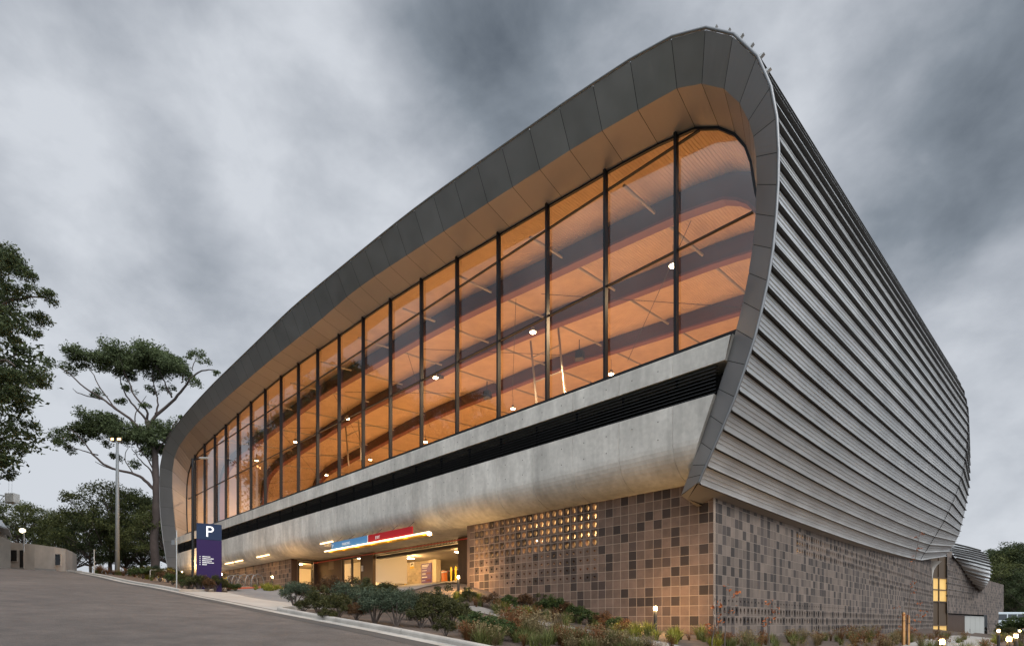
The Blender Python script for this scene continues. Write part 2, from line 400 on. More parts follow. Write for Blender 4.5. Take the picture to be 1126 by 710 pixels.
# gravel path through the garden bed and the path to the far door
gp = [ground_px(x, y) for x, y in ((515, 667), (550, 676), (600, 686), (650, 695), (700, 703), (740, 712))]
m_path = mat('path_gravel', (0.25, 0.22, 0.19), 0.95, noise=0.25, scale=4, bump=0.6, bscale=40)
def ribbon(name, pts, w, m, off):
    mb = MB(); p = np.array([q[:2] for q in pts], float); p = crspline(p, 5); rows = []
    for i in range(len(p)):
        t = p[min(i + 1, len(p) - 1)] - p[max(i - 1, 0)]; t /= np.linalg.norm(t); n = np.array([-t[1], t[0]])
        rows.append([P(*(p[i] + n * k), ground(*(p[i] + n * k)) + off) for k in np.linspace(-w / 2, w / 2, 5)])
    mb.loft(rows); return tag(mb.build(name, m), kind='structure')
ribbon('garden_path', gp, 1.0, m_path, 0.03)
fp = [ground_px(x, y) for x, y in ((1085, 701), (1062, 704), (1050, 709), (1040, 716))]
ribbon('entry_path', fp, 3.2, m_conc_pave, 0.04)

# ================================================================ MAIN BUILDING
m_zinc = mat('zinc_panel', (0.30, 0.29, 0.285), 0.42, metal=0.85, noise=0.06, scale=0.8)
m_gap = mat('dark_joint', (0.012, 0.012, 0.012), 0.9)
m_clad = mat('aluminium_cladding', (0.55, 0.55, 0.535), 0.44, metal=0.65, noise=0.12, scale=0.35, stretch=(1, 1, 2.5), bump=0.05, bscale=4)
m_trim = mat('pale_trim', (0.20, 0.20, 0.20), 0.45, metal=0.7)
m_conc = mat('offform_concrete', (0.50, 0.47, 0.42), 0.8, noise=0.24, scale=0.8, bump=0.2, bscale=18, stretch=(1, 1, 0.45), detail=9, grain=[(1.1, .09, (2.6, 2.6, .16)), (5, .07), (0.25, .07)])
m_hole = mat('tie_hole', (0.06, 0.055, 0.05), 0.9)
m_louv = mat('black_louvre', (0.016, 0.016, 0.017), 0.5)
m_mull = mat('charcoal_frame', (0.010, 0.011, 0.013), 0.4, spec=0.25)
m_glass = glass_mat('hall_glass', (0.93, 0.80, 0.64), 1.55, 2.1)
m_ceil = mat('timber_ceiling', (0.56, 0.42, 0.29), 0.6, noise=0.10, scale=1.2)
m_beam = mat('maroon_beam', (0.075, 0.030, 0.026), 0.55, noise=0.2, scale=1)
m_flange = mat('red_flange', (0.16, 0.048, 0.038), 0.5)
m_tube = mat('pale_steel_tube', (0.36, 0.33, 0.29), 0.4, metal=0.3)
m_floor = mat('timber_floor', (0.52, 0.38, 0.25), 0.45, noise=0.15, scale=1)
m_iwall = mat('hall_lining', (0.50, 0.34, 0.21), 0.7, noise=0.1, scale=1)
m_dark = mat('dark_lining', (0.03, 0.025, 0.022), 0.8)

hall = thing('sports_hall', 'large rounded sports hall with silver ribbed shell, glazed front and chequered block base', 'building', P(30, 20, 0))
# ---- three edge curves of the front rim, at matching panel joints: outer edge, arris, glass line
VO, VA, VI = -2.0, -1.27, 0.4
RIGHT = [((766.5, 531), (749, 544), None), ((770, 522), (756, 525), None), ((775, 511), (760.5, 512), None), ((782, 495), (770.4, 486), None), ((794.5, 466), (780.5, 456.3), None),
         ((807, 436), (790, 427.5), None), ((818.8, 400), (800, 396.5), None), ((827.6, 373), (809.6, 362), None), ((835.4, 342), (817, 332), None), ((842.8, 308), (823.3, 300), None),
         ((848.2, 273), (828, 269), None), ((851.5, 238), (831, 235), None), ((853.6, 203), (832, 203), None), ((854.3, 168), (831.6, 172), (832, 214)), ((852.4, 131), (828.5, 150), (829, 192)),
         ((846.3, 98), (823.3, 133), (827, 179)), ((832, 64), (813.8, 113.5), (821.3, 161.4)), ((806, 39.3), (796.7, 97.3), (809, 147)), ((776, 32), (772, 91.7), (791.4, 140)), ((739, 41.7), (745.6, 96), (766, 139.8))]
TOPO = [(776, 32), (760, 35.4), (738.3, 41.7), (708.7, 56.3), (665.3, 85), (625.9, 111.5), (590.4, 135), (558.9, 158), (527.3, 179.7), (480, 213), (456, 230), (380, 291), (319.7, 340), (300, 359.7), (258, 400), (234.4, 422.5), (205, 454), (187, 476.6), (179, 492.4)]
TOPA = [(772, 91.7), (745.6, 96), (721, 110), (677, 135.5), (637.7, 158), (604, 179.7), (574.6, 199.4), (545, 217), (519.4, 235), (480, 259.3), (380, 325), (367.6, 340), (300, 393.5), (250, 436), (216.3, 465), (196, 490), (190.4, 501.4)]
TOPI = [(791.4, 140), (770.3, 139.6), (745.6, 147.3), (703.4, 168.5), (664.6, 191.3), (602, 227), (549, 258.6), (501.7, 286), (480, 298), (412.7, 341.4), (373.2, 369.6), (350.7, 385), (328, 400.6), (300, 421.7), (261.4, 456.3), (236.6, 479), (214, 499), (208.5, 510.4)]
LEFT = [((187, 476.6), (196.8, 489), (210, 508)), ((179.3, 492.4), (191, 501.5), (206.6, 520)), ((175.8, 512.7), (189, 517), (205.3, 533)), ((175.2, 533), (189, 535), (205, 547)), ((175.8, 557.7), (190.4, 559), (205.2, 566)),
        ((177.5, 578), (192.6, 579), (205.8, 584)), ((179.6, 595), (195.2, 595.5), (206.5, 599)), ((182.6, 612), (197.4, 612), (207.6, 614)), ((186.2, 632), (199.4, 632), (209, 634))]
def uz(px, pl): a = at(px[0], px[1], 'v', pl); return (a[0], a[2])
def topcurve(pts, pl):
    q = np.array([uz(p, pl) for p in pts]); q = q[np.argsort(q[:, 0])]
    z = q[:, 1]
    def f(u):
        # interpolation with light smoothing of the measured points
        return float(np.mean([np.interp(u + d, q[:, 0], z) for d in (-1.2, -0.6, 0, 0.6, 1.2)]))
    return f
fO, fA, fI = topcurve(TOPO, VO), topcurve(TOPA, VA), topcurve(TOPI, VI)
keys = []
for o, a, i in RIGHT:
    ko = uz(o, VO); ka = uz(a, VA); ki = uz(i, VI) if i else None
    keys.append([ko, ka, ki])
# the hidden part of the glass line runs just behind the arris
for k in keys:
    if k[2] is None: k[2] = (k[1][0] + 0.25 + max(0.0, 0.0), k[1][1])
u0 = keys[-1][0][0]; uL = uz(LEFT[0][0], VO)[0]
nT = int(round((uL - 2.0 - u0) / 1.74)); du = (uL - 1.0 - u0) / nT
uA0, uI0 = keys[-1][1][0], keys[-1][2][0]
uAL, uIL = uz(LEFT[0][1], VA)[0], uz(LEFT[0][2], VI)[0]
for k in range(1, nT):
    u = u0 + du * k; w = k / nT
    ua = u + (uA0 - u0) * (1 - min(1, k / 3)) + (uAL - uL) * max(0, (k - nT + 6) / 6)
    ui = u + (uI0 - u0) * (1 - min(1, k / 3)) + (uIL - uL) * max(0, (k - nT + 6) / 6)
    keys.append([(u, fO(u)), (ua, fA(ua)), (ui, fI(ui))])
for o, a, i in LEFT: keys.append([uz(o, VO), uz(a, VA), uz(i, VI)])
K = np.array([[*k[0], *k[1], *k[2]] for k in keys])
# fair the curves so measuring noise leaves no kinks
nRt = len(RIGHT)
for _ in range(2):
    T = 0.25 * K[:-2] + 0.5 * K[1:-1] + 0.25 * K[2:]; w_ = np.full((len(K) - 2, 1), 1.0); w_[:nRt + 2] = 0.12; w_[-len(LEFT):] = 0.5
    K[1:-1] = K[1:-1] * (1 - w_) + T * w_
S = np.array([K[i] + (K[i + 1] - K[i]) * j / 4 for i in range(len(K) - 1) for j in range(4)] + [K[-1]])      # 4 steps per panel
Oc, Ac, Ic = S[:, 0:2], S[:, 2:4], S[:, 4:6]
nK = len(K)
def nrm2(c):
    t = np.gradient(c, axis=0); t /= np.linalg.norm(t, axis=1)[:, None]; return np.stack([t[:, 1], -t[:, 0]], 1)   # outward: right of travel
NO = nrm2(Oc)
if NO[40][0] > 0 and Oc[40][0] < 0: NO = -NO
def strip_panels(mbp, ca, va, cb, vb, gap=0.011, back=0.04, nback=None, soff=False):
    """panels with open joints between two edge curves, and a dark lining behind the joints"""
    for k in range(nK - 1):
        rows = []
        for j in range(5):
            i = k * 4 + j; t = 0.0
            a = np.array(P(ca[i][0], va, ca[i][1])); b = np.array(P(cb[i][0], vb, cb[i][1]))
            i2 = min(max(i + (1 if j == 0 else -1), 0), len(ca) - 1)
            if j in (0, 4):
                da = np.array(P(ca[i2][0], va, ca[i2][1])) - a; db = np.array(P(cb[i2][0], vb, cb[i2][1])) - b
                a = a + da / max(np.linalg.norm(da), 1e-6) * gap; b = b + db / max(np.linalg.norm(db), 1e-6) * gap
            rows.append([tuple(a), tuple(b)])
        mbp.loft(rows, 0, tint=0.93 + 0.14 * rnd.random())
    nb = [nback + (0.05 * (np.array(P(NO[i][0], 0, 0)) - np.array(P(0, 0, 0))) + np.array([0, 0, 0.05 * NO[i][1]]) if soff else 0) for i in range(len(ca))]
    rows = [[tuple(np.array(P(ca[i][0], va, ca[i][1])) + nb[i]), tuple(np.array(P(cb[i][0], vb, cb[i][1])) + nb[i])] for i in range(len(ca))]
    mbp.loft(rows, 1)
m_zinc_t = mat('zinc_fascia', (0.25, 0.241, 0.235), 0.42, metal=0.55, noise=0.06, scale=0.8, tint=True)
vdir = np.array([VD[0], VD[1], 0.0])
mb = MB(); strip_panels(mb, Oc, VO, Ac, VA, nback=vdir * 0.05); mb.build('rim_fascia', [m_zinc_t, m_gap], hall)
mb = MB(); strip_panels(mb, Ac, VA, Ic, VI, nback=np.zeros(3), soff=True); mb.build('rim_soffit', [mat('zinc_soffit', (0.33, 0.29, 0.265), 0.5, metal=0.25, noise=0.06, scale=0.8, tint=True), m_gap], hall)
mb = MB(); mb.tube([P(Oc[i][0] + NO[i][0] * 0.06, VO - 0.01, Oc[i][1] + NO[i][1] * 0.06) for i in range(len(Oc))], 0.052, 8); mb.build('edge_trim', m_trim, hall, smooth=True)

# ---- metal shell: ribbed trays running back from the rim, flaring as they go
seg = np.linalg.norm(np.diff(Oc, axis=0), axis=1); arc = np.r_[0, np.cumsum(seg)]
PITCH = 0.645; nR = int(arc[-1] / PITCH)
prof = [(0.0, 0.0), (0.0, 0.15), (0.03, 0.15), (0.055, 0.012), (0.215, 0.0), (0.225, 0.028), (0.245, 0.028), (0.255, 0.0), (0.355, 0.0), (0.365, 0.028), (0.385, 0.028), (0.395, 0.0), (0.495, 0.0), (0.505, 0.028), (0.525, 0.028), (0.535, 0.0), (0.612, 0.0), (0.614, -0.05), (0.6449, -0.05)]
ss = np.array([r_ * PITCH + a for r_ in range(nR) for a, _ in prof]); hh = np.array([b for r_ in range(nR) for _, b in prof])
ss = np.clip(ss, 0, arc[-1])
cu_ = np.stack([np.interp(ss, arc, Oc[:, 0]), np.interp(ss, arc, Oc[:, 1])], 1); nn_ = np.stack([np.interp(ss, arc, NO[:, 0]), np.interp(ss, arc, NO[:, 1])], 1)
nn_ /= np.linalg.norm(nn_, axis=1)[:, None]
def E1(c):
    u = c[:, 0]; z = c[:, 1]; u1 = u + 0.23 + np.where(u < -0.29, 0.34 * (u + 0.29), 0.0)
    return np.stack([u1, 6.06 + (z - 4.9) * 1.25], 1)
def E2(c):
    e = E1(c); z = e[:, 1] + 1.2 * (1 - np.clip((e[:, 1] - 6.06) / 4, 0, 1))
    ur = np.interp(z, [7.26, 9.6, 12.2, 14.5, 17.1, 21.3, 24, 27], [-1.26, -2.18, -2.68, -2.95, -2.98, -2.87, -2.3, -1.0])
    right = np.clip((3.0 - c[:, 0]) / 4.0, 0, 1)
    ztop = np.clip((z - 20) / 4, 0, 1) * 0.0
    u2 = ur * right + (e[:, 0] + 0.6) * (1 - right)
    u2 = np.where((c[:, 0] < 2) & (z > 21.3), np.maximum(e[:, 0] + 0.75, ur), u2)
    return np.stack([u2, z], 1)
VS0, VS1, VS2 = -1.93, 46.0, 56.0
def shell_row(c, n, h, s):
    """s in 0..1 from the rim to the seam, 1..2 from the seam to the rounded end"""
    e1 = E1(c)
    if s <= 1:
        p = 1.0 + 1.1 * np.clip((12 - c[:, 1]) / 7, 0, 1); w = (s ** p)[:, None] if s > 0 else np.zeros((len(c), 1))
        q = c * (1 - w) + e1 * w; v = VS0 + (VS1 - VS0) * s
    else:
        w = s - 1; q = e1 * (1 - w) + E2(c) * w; v = VS1 + (VS2 - VS1) * w
    q = q + n * (h[:, None] - 0.035)
    return [P(q[i, 0], v, q[i, 1]) for i in range(len(q))]
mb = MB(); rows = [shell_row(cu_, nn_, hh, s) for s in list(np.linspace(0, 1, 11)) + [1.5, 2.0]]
mb.loft(rows, cols=[1] + [0] * (len(prof) - 4) + [1, 1, 1])  # fin undersides and recess strips take the dark painted-shade colour
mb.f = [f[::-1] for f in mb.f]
for r_ in range(nR):   # each fin ends in a small pointed cap at the rim
    i = r_ * len(prof); c, n = cu_[i], nn_[i]
    if n[1] < 0.30 or c[0] > 30: continue
    t = np.array([n[1], -n[0]]) * (1 if (cu_[min(i + 4, len(cu_) - 1)] - c) @ np.array([n[1], -n[0]]) > 0 else -1)
    q = [c + n * -.03, c + n * .25, c + n * .24 + t * .02, c + n * .06 + t * .15]
    mb.loft([[P(a[0], v, a[1]) for a in q] for v in (-1.92, -1.8)], 0, closed=True); mb.add([P(a[0], -1.921, a[1]) for a in q], [(0, 1, 2, 3)], 0)
endrow = rows[-1][::len(prof)]
mb.add(endrow, [tuple(range(len(endrow)))])
mb.build('metal_cladding', [m_clad, mat('painted_fin_shade', (0.045, 0.042, 0.038), 0.55, metal=0.3)], hall)  # second material paints shade under the fins; the metal itself is one colour
# seam flashing where the trays change direction
sel = np.arange(0, len(Oc), 2); c1 = E1(Oc[sel]); mb = MB()
mb.tube([P(c1[i][0] + NO[sel][i][0] * 0.02, VS1, c1[i][1] + NO[sel][i][1] * 0.02) for i in range(len(sel)) if Oc[sel][i][0] < 6 and Oc[sel][i][1] < 21], 0.022, 6, mi=0); mb.build('seam_flashing', m_mull, hall)
# metal underside between the shell's lower edge and the block wall
mb = MB(); lo = []
for s in list(np.linspace(0, 1, 11)) + [1.5, 2.0]:
    c = Oc[:1]; r_ = shell_row(c, NO[:1], np.array([0.03]), s)[0]; u_, v_ = UV(r_[0], r_[1]); lo.append((u_, v_, r_[2]))
rows = [[P(u_, v_, z_ - 0.02), P(0.45, max(v_, -1.2) if k == 0 else v_, z_ - 0.32)] for k, (u_, v_, z_) in enumerate(lo)]
mb.loft(rows); a0 = (Ac[0][0], VA, Ac[0][1])
mb.add([P(lo[0][0], VO, lo[0][2]), P(a0[0], VA, a0[2] - 0.02), P(a0[0], 0.02, 4.56), P(0.45, 0.02, 4.56), P(0.45, -1.2, lo[0][2] - 0.32)], [(0, 1, 2, 3, 4)])
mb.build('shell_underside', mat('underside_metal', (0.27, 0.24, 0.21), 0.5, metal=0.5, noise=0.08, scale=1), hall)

# ---- concrete band: upstand under the glass, louvre slot, curved lower beam
VC = -1.4; UR, UE = -1.25, 68.6
def conc_profile(kind):
    if kind == 'low':
        pr = [(0.3, 8.2), (VC, 8.2)] + [(VC, z) for z in (7.6, 7.0)]
        for t in np.linspace(0, 1, 13):   # quarter-ellipse sweeping under
            a = t * math.pi / 2; pr.append((VC + 1.5 * (1 - math.cos(a)), 6.75 - 1.28 * math.sin(a)))
        return pr + [(2.6, 5.47)]
    return [(0.45, 9.29), (VC, 9.29), (VC, 10.09), (VC + 0.03, 10.12), (0.0, 10.16), (0.3, 10.6), (0.45, 10.6)]
joints = [3.36 + 2.4 * k for k in range(-1, 28)]
_ra = Ac[:48]; _ra = _ra[np.argsort(_ra[:, 1])]
def endu(z): return float(np.interp(z, _ra[:, 1], _ra[:, 0])) + 0.03
def conc(kind, name):
    mb = MB(); pr = conc_profile(kind); st = [UR]
    for j in joints:
        if UR + 0.1 < j < UE: st += [j - 0.018, j - 0.010, j + 0.010, j + 0.018]
    st.append(UE)
    rows = []
    for u in st:
        g = any(abs(u - j) < 0.0101 for j in joints); uu = u
        rows.append([P(max(uu, endu(z)), v + (0.022 if g and k > 0 else 0.0), z + (0.016 if g and k > 8 else 0)) for k, (v, z) in enumerate(pr)])
    mb.loft(rows); mb.f = [f for f in mb.f]
    mb.add([P(endu(z), v, z) for v, z in pr], [tuple(range(len(pr)))]); mb.add([P(UE, v, z) for v, z in pr], [tuple(range(len(pr)))])
    # form-tie holes, two rows
    zr = (7.75, 7.05) if kind == 'low' else (9.7,)
    for j in joints:
        for d in (0.62, 1.78):
            for z in zr:
                u = j + d
                if UR + 0.2 < u < UE - 0.2:
                    n = 10; ring = [P(u + 0.024 * math.cos(2 * math.pi * k / n), VC - 0.003, z + 0.024 * math.sin(2 * math.pi * k / n)) for k in range(n)]
                    mb.add(ring, [tuple(range(n))], 1)
    return mb.build(name, [m_conc, m_hole], hall)
conc('low', 'concrete_beam'); conc('up', 'concrete_upstand')
mb = MB()
mb.sbox(-0.85, UE, -0.4, -0.3, 8.2, 9.29, 0)
nb = 8
for k in range(nb):
    z = 8.24 + k * (1.05 / nb)
    p = [(-1.36, z), (-1.36, z + 0.022), (-1.16, z + 0.115), (-1.16, z + 0.093)]
    mb.loft([[P(u, v, zz) for v, zz in p] for u in (endu(8.3), UE)], 0, closed=True)
for j in joints:
    if j < UE and j > UR: mb.sbox(j - 0.02, j + 0.02, -1.14, -1.02, 8.2, 9.29, 0)
mb.build('louvre_band', m_louv, hall)

# ---- glazing: mullions, transoms, panes, frame
MU = [1.72 + 3.48 * k for k in range(19)]
def Iz(u):
    return fI(u) if u > 0.2 else float(np.interp(u, *np.array(sorted([tuple(x) for x in Ic[30:110] if x[1] > 17])).T))
iu = Ic[:, 0]; iz = Ic[:, 1]
def head(u):   # top of the glass at u: highest crossing of the glass line
    best = None
    for i in range(len(iu) - 1):
        a, b = iu[i], iu[i + 1]
        if (a - u) * (b - u) <= 0 and abs(a - b) > 1e-9:
            z = iz[i] + (iz[i + 1] - iz[i]) * (u - a) / (b - a); best = z if best is None else max(best, z)
    return best
def foot(u):   # lowest crossing (the curved reveals at both ends)
    best = None
    for i in range(len(iu) - 1):
        a, b = iu[i], iu[i + 1]
        if (a - u) * (b - u) <= 0 and abs(a - b) > 1e-9:
            z = iz[i] + (iz[i + 1] - iz[i]) * (u - a) / (b - a); best = z if best is None else min(best, z)
    return best
ZB = 10.6; TR = (15.3, 19.65)
for u in MU:
    h_ = head(u) or 20
    mb = MB(); mb.sbox(u - 0.055, u + 0.055, 0.19, 0.43, ZB, h_ + 0.05); mb.build('mullion', m_mull, hall)
for z in TR:
    mb = MB()
    b = [-1.4] + MU + [67.4]
    for a, c in zip(b[:-1], b[1:]):
        a2, c2 = a, c
        while a2 < c - 0.1 and (head(a2 + 0.001) or 0) < z + 0.05: a2 += 0.05
        while c2 > a2 + 0.1 and (head(c2 - 0.001) or 0) < z + 0.05: c2 -= 0.05
        if c2 - a2 > 0.3: mb.sbox(a2 + 0.052, c2 - 0.052, 0.33, 0.44, z - 0.028, z + 0.028)
    mb.build('transom', m_mull, hall)
ends = [float(iu.min()) + 0.01] + MU + [float(min(iu.max(), 68.4)) - 0.02]
for a, c in zip(ends[:-1], ends[1:]):
    mb = MB(); xs = np.linspace(a + 0.02, c - 0.02, 9)
    top = [head(x) for x in xs]; bot = []
    for x in xs:
        f_ = foot(x); hh_ = head(x)
        bot.append(ZB if (f_ is None or hh_ is None or hh_ - f_ < 1.5 or f_ < ZB) else f_)
    rows = [[P(x, 0.40, b_), P(x, 0.40, t_)] for x, b_, t_ in zip(xs, bot, top) if t_ and t_ > b_ + 0.05]
    if len(rows) > 1: mb.loft(rows); mb.build('glass_pane', m_glass, hall)
mb = MB(); mb.sbox(-1.1, 67.8, 0.10, 0.46, ZB, ZB + 0.42)
fi = [k for k in range(len(Ic)) if Ic[k][1] > 10.6]; NI = nrm2(Ic)
if NI[60][0] > 0 and Ic[60][0] < 0: NI = -NI
mb.loft([[P(Ic[k][0] + NI[k][0] * a, v, Ic[k][1] + NI[k][1] * a) for v, a in ((0.34, -0.07), (0.46, -0.07), (0.46, 0.03), (0.34, 0.03))] for k in fi], closed=True)
mb.build('window_frame', m_mull, hall)

# ---- inside the hall: a timber lining that follows the rim and rises towards the back
si = [k for k in range(len(Ic)) if Ic[k][1] > 10.0]; Lc = Ic[si[0]:si[-1] + 1]
NL = nrm2(Lc)
if NL[5][0] > 0: NL = -NL
lseg = np.linalg.norm(np.diff(Lc, axis=0), axis=1); larc = np.r_[0, np.cumsum(lseg)]
def lin(s, v, d):
    """point on the lining at arc length s, depth v, d metres inside it"""
    c = np.array([np.interp(s, larc, Lc[:, 0]), np.interp(s, larc, Lc[:, 1])]); n = np.array([np.interp(s, larc, NL[:, 0]), np.interp(s, larc, NL[:, 1])]); n /= np.linalg.norm(n)
    p = c - n * (d - 0.12); rise = 0.075 * (v - VI) * min(1, max(0, (c[1] - 10) / 9))
    return P(p[0], v, p[1] + rise)
def cz(u, v): return (head(min(max(u, 0.3), 66.5)) or 20) + 0.12 + 0.075 * (v - VI)
rows = []; mb = MB()
for k in range(int(larc[-1] / 0.16)):
    for d, h_ in ((0, 0.0), (0.035, 0.0), (0.036, -0.03), (0.158, -0.03)): rows.append([lin(k * 0.16 + d, v, -h_ * 0 + (0.014 if h_ == 0 else 0.0)) for v in (0.48, 24, 45)])
mb.loft(rows); mb.build('timber_ceiling', m_ceil, hall)
ls = np.linspace(0.5, larc[-1] - 0.5, 90)
for v in (4.2, 9.6, 16.6, 25, 35):
    mb = MB(); dep = 1.05
    mb.loft([[lin(s_, v - 0.2, dep), lin(s_, v + 0.2, dep), lin(s_, v + 0.2, 0.04), lin(s_, v - 0.2, 0.04)] for s_ in ls], 0, closed=True)
    b_ = mb.build('roof_beam', m_beam, hall)
    mb = MB(); mb.loft([[lin(s_, v - 0.3, dep + 0.13), lin(s_, v + 0.3, dep + 0.13), lin(s_, v + 0.3, dep + 0.003), lin(s_, v - 0.3, dep + 0.003)] for s_ in ls], 0, closed=True)
    mb.build('flange', m_flange, b_)
for u in np.arange(4.6, 66, 5.8):
    for a, c in ((0.9, 3.6), (5.0, 8.8), (10.4, 15.6), (17.6, 23.6)):
        mb = MB(); mb.tube([P(u, a, cz(u, a) - 0.75), P(u, c, cz(u, c) - 0.75)], 0.075, 8); mb.build('service_rail', m_tube, hall)
for u in np.arange(3, 62, 11.6):   # slender tie rods crossing under the ceiling
    for a, c in (((u, 4.2, 1.5), (u + 9.5, 13.6, 3.4)), ((u + 9.5, 4.2, 1.9), (u, 13.6, 2.6))):
        mb = MB(); mb.tube([P(a[0], a[1], cz(a[0], a[1]) - a[2]), P(c[0], c[1], cz(c[0], c[1]) - c[2])], 0.018, 5); mb.build('tie_rod', m_louv, hall)
mb = MB(); mb.sbox(-1.0, 67.0, 0.47, 44.9, 9.9, 10.1); mb.build('hall_floor', m_floor, hall)
mb = MB(); bp_ = [lin(s_, 44.95, 0.02) for s_ in np.linspace(0, larc[-1], 80)]; mb.add(bp_, [tuple(range(len(bp_)))]); mb.build('hall_wall', m_iwall, hall)
# ---- block base: 400 mm units in stack bond, light and dark, some rows pierced
m_blkL = mat('light_block', (0.140, 0.092, 0.068), 0.9, noise=0.22, scale=2.5, tint=True, bump=0.25, bscale=30)
m_blkD = mat('dark_block', (0.045, 0.030, 0.024), 0.85, noise=0.2, scale=2.5, tint=True, bump=0.25, bscale=30)
m_mort = mat('mortar', (0.30, 0.23, 0.175), 0.95)
BM = [m_blkL, m_blkD, m_mort]
BM2 = [mat('grey_block', (0.125, 0.097, 0.078), 0.9, noise=0.2, scale=1.2, tint=True, bump=0.25, bscale=30), mat('dark_grey_block', (0.036, 0.028, 0.024), 0.85, noise=0.2, scale=2.5, tint=True, bump=0.25, bscale=30), mat('grey_mortar', (0.20, 0.165, 0.135), 0.95)]
def block_wall(mb, fn, cols, rows, hole, seed, pdark=0.28, pitch=0.4, c0=0.0, ztop=5.47, nseg=16, tube=0.19):
    """fn(s, d, z) -> point, s along the wall, d depth into it"""
    rg = random.Random(seed); last = {}
    for c in cols:
        for r in rows:
            s0 = c0 + c * pitch; z1 = ztop - r * pitch; z0 = z1 - pitch; g = 0.011
            pd = pdark * (0.45 if last.get((c - 1, r)) else 1.15); dk = rg.random() < pd; last[(c, r)] = dk
            mi = 1 if dk else 0; t = 0.70 + 0.52 * rg.random()
            if dk and rg.random() < 0.3: t *= 1.5
            o = [(s0, z0), (s0 + pitch, z0), (s0 + pitch, z1), (s0, z1)]; i = [(s0 + g, z0 + g), (s0 + pitch - g, z0 + g), (s0 + pitch - g, z1 - g), (s0 + g, z1 - g)]
            for k in range(4):
                k2 = (k + 1) % 4
                mb.add([fn(o[k][0], 0.007, o[k][1]), fn(o[k2][0], 0.007, o[k2][1]), fn(i[k2][0], 0, i[k2][1]), fn(i[k][0], 0, i[k][1])], [(0, 1, 2, 3)], 2)
            h = hole(c, r)
            if not h: mb.add([fn(a, 0, b) for a, b in i], [(0, 1, 2, 3)], mi, t); continue
            rx, rz = h if isinstance(h, tuple) else (h, h); cx, cz_ = s0 + pitch / 2, z0 + pitch / 2; a = pitch / 2 - g
            sq = []; ci = []
            for k in range(nseg):
                th = 2 * math.pi * k / nseg + math.pi / 4; m_ = max(abs(math.cos(th)), abs(math.sin(th)))
                sq.append((cx + a * math.cos(th) / m_, cz_ + a * math.sin(th) / m_)); ci.append((cx + rx * math.cos(th), cz_ + rz * math.sin(th)))
            vs = [fn(p[0], 0, p[1]) for p in sq] + [fn(p[0], 0, p[1]) for p in ci] + [fn(p[0], tube, p[1]) for p in ci]; n = nseg; fs = []
            for k in range(n):
                k2 = (k + 1) % n; fs.append((k, k2, n + k2, n + k)); fs.append((n + k, n + k2, 2 * n + k2, 2 * n + k))
            mb.add(vs, fs, mi, t)
front = lambda s, d, z: P(s, d, z)
side = lambda s, d, z: P(d, s, z)
def hole_front(c, r):
    if 13 <= c <= 33:
        if r <= 4: return (0.115, 0.15)
        if r == 5 or (r == 6 and c < 34) or (r == 7 and c < 31) or (r == 8 and c < 28): return 0.06
    return None
mb = MB(); block_wall(mb, front, range(0, 35), range(0, 16), hole_front, 3, c0=0.19)
block_wall(mb, front, [-1], range(0, 16), lambda c, r: None, 4, c0=0.4 - 0.0, pitch=0.4) if 0 else None
for r in range(16):   # half-width closers at the corner
    z1 = 5.47 - r * 0.4; dk = (r % 2 == 0); mb.quad(P(0.181, 0, z1 - 0.391), P(0.004, 0, z1 - 0.391), P(0.004, 0, z1 - 0.009), P(0.181, 0, z1 - 0.009), 1 if (r * 7 % 5 < 2) else 0, 0.9 + 0.2 * rnd.random())
mb.sbox(0.0, 0.19, 0.004, 0.19, -1.0, 5.47, 2)
mb.sbox(14.19, 14.4, 0.002, 0.3, -1.0, 5.47, 0, tint=0.9)
mb.build('block_wall', BM, hall)
def hole_side(c, r):
    if r == 14: return 0.055 if True else None
    if r in (15, 16): return (0.10, 0.14)
    if r == 17 and c > 30: return (0.10, 0.14)
    if 24 <= c <= 70 and r in (5, 6, 7): return (0.10, 0.13)
    if c > 62 and r in (4, 6, 8, 9): return (0.10, 0.12)
    if c > 95 and r in (11, 12, 13): return (0.10, 0.12)
    return None
mb = MB(); block_wall(mb, side, range(0, 137), range(0, 20), hole_side, 9, ztop=6.67, nseg=8, pdark=0.40)
mb.sbox(0.002, 0.2, 54.8, 54.99, -1.5, 6.67, 0, tint=0.9); mb.build('block_wall', BM2, hall)
def hole_left(c, r):
    if r in (1, 2) and c % 2 == 0: return (0.09, 0.05)
    if r in (4, 5) and 4 < c < 60 and c % 3: return (0.09, 0.05)
    return None
mb = MB(); block_wall(mb, front, range(0, 78), range(0, 8), hole_left, 12, c0=37.35, pdark=0.2, nseg=8)
mb.sbox(37.3, 37.349, 0.002, 0.25, 1.5, 5.47, 0, tint=0.8); mb.build('block_wall', BM, hall)

# ---- recessed entrance: brown lining, doors, car park opening
m_brown = mat('brown_cladding', (0.075, 0.042, 0.024), 0.45, noise=0.25, scale=1.2, metal=0.2, stretch=(6, 6, 0.6))
m_brownf = mat('bronze_frame', (0.16, 0.115, 0.075), 0.45, metal=0.3)
m_blackf = mat('black_frame', (0.02, 0.018, 0.016), 0.4)
m_dglass = glass_mat('door_glass', (0.97, 0.93, 0.85), 1.45, 1.0)
m_lblock = mat('pale_block', (0.50, 0.43, 0.33), 0.9, noise=0.12, scale=2.0)
m_white = mat('white_paint', (0.75, 0.72, 0.66), 0.6)
m_yellow = mat('yellow_paint', (0.75, 0.50, 0.03), 0.5)
m_slab = mat('car_park_floor', (0.22, 0.205, 0.19), 0.7, noise=0.15, scale=1)
m_soff = mat('soffit_concrete', (0.42, 0.38, 0.33), 0.85, noise=0.12, scale=1.0, bump=0.15)
FLz = 3.15
VB = 2.35
ud = at(376.0, 612, 'v', VB)[0]; ud2 = at(397.5, 612, 'v', VB)[0]; dz = at(386, 611.5, 'v', VB)[2]
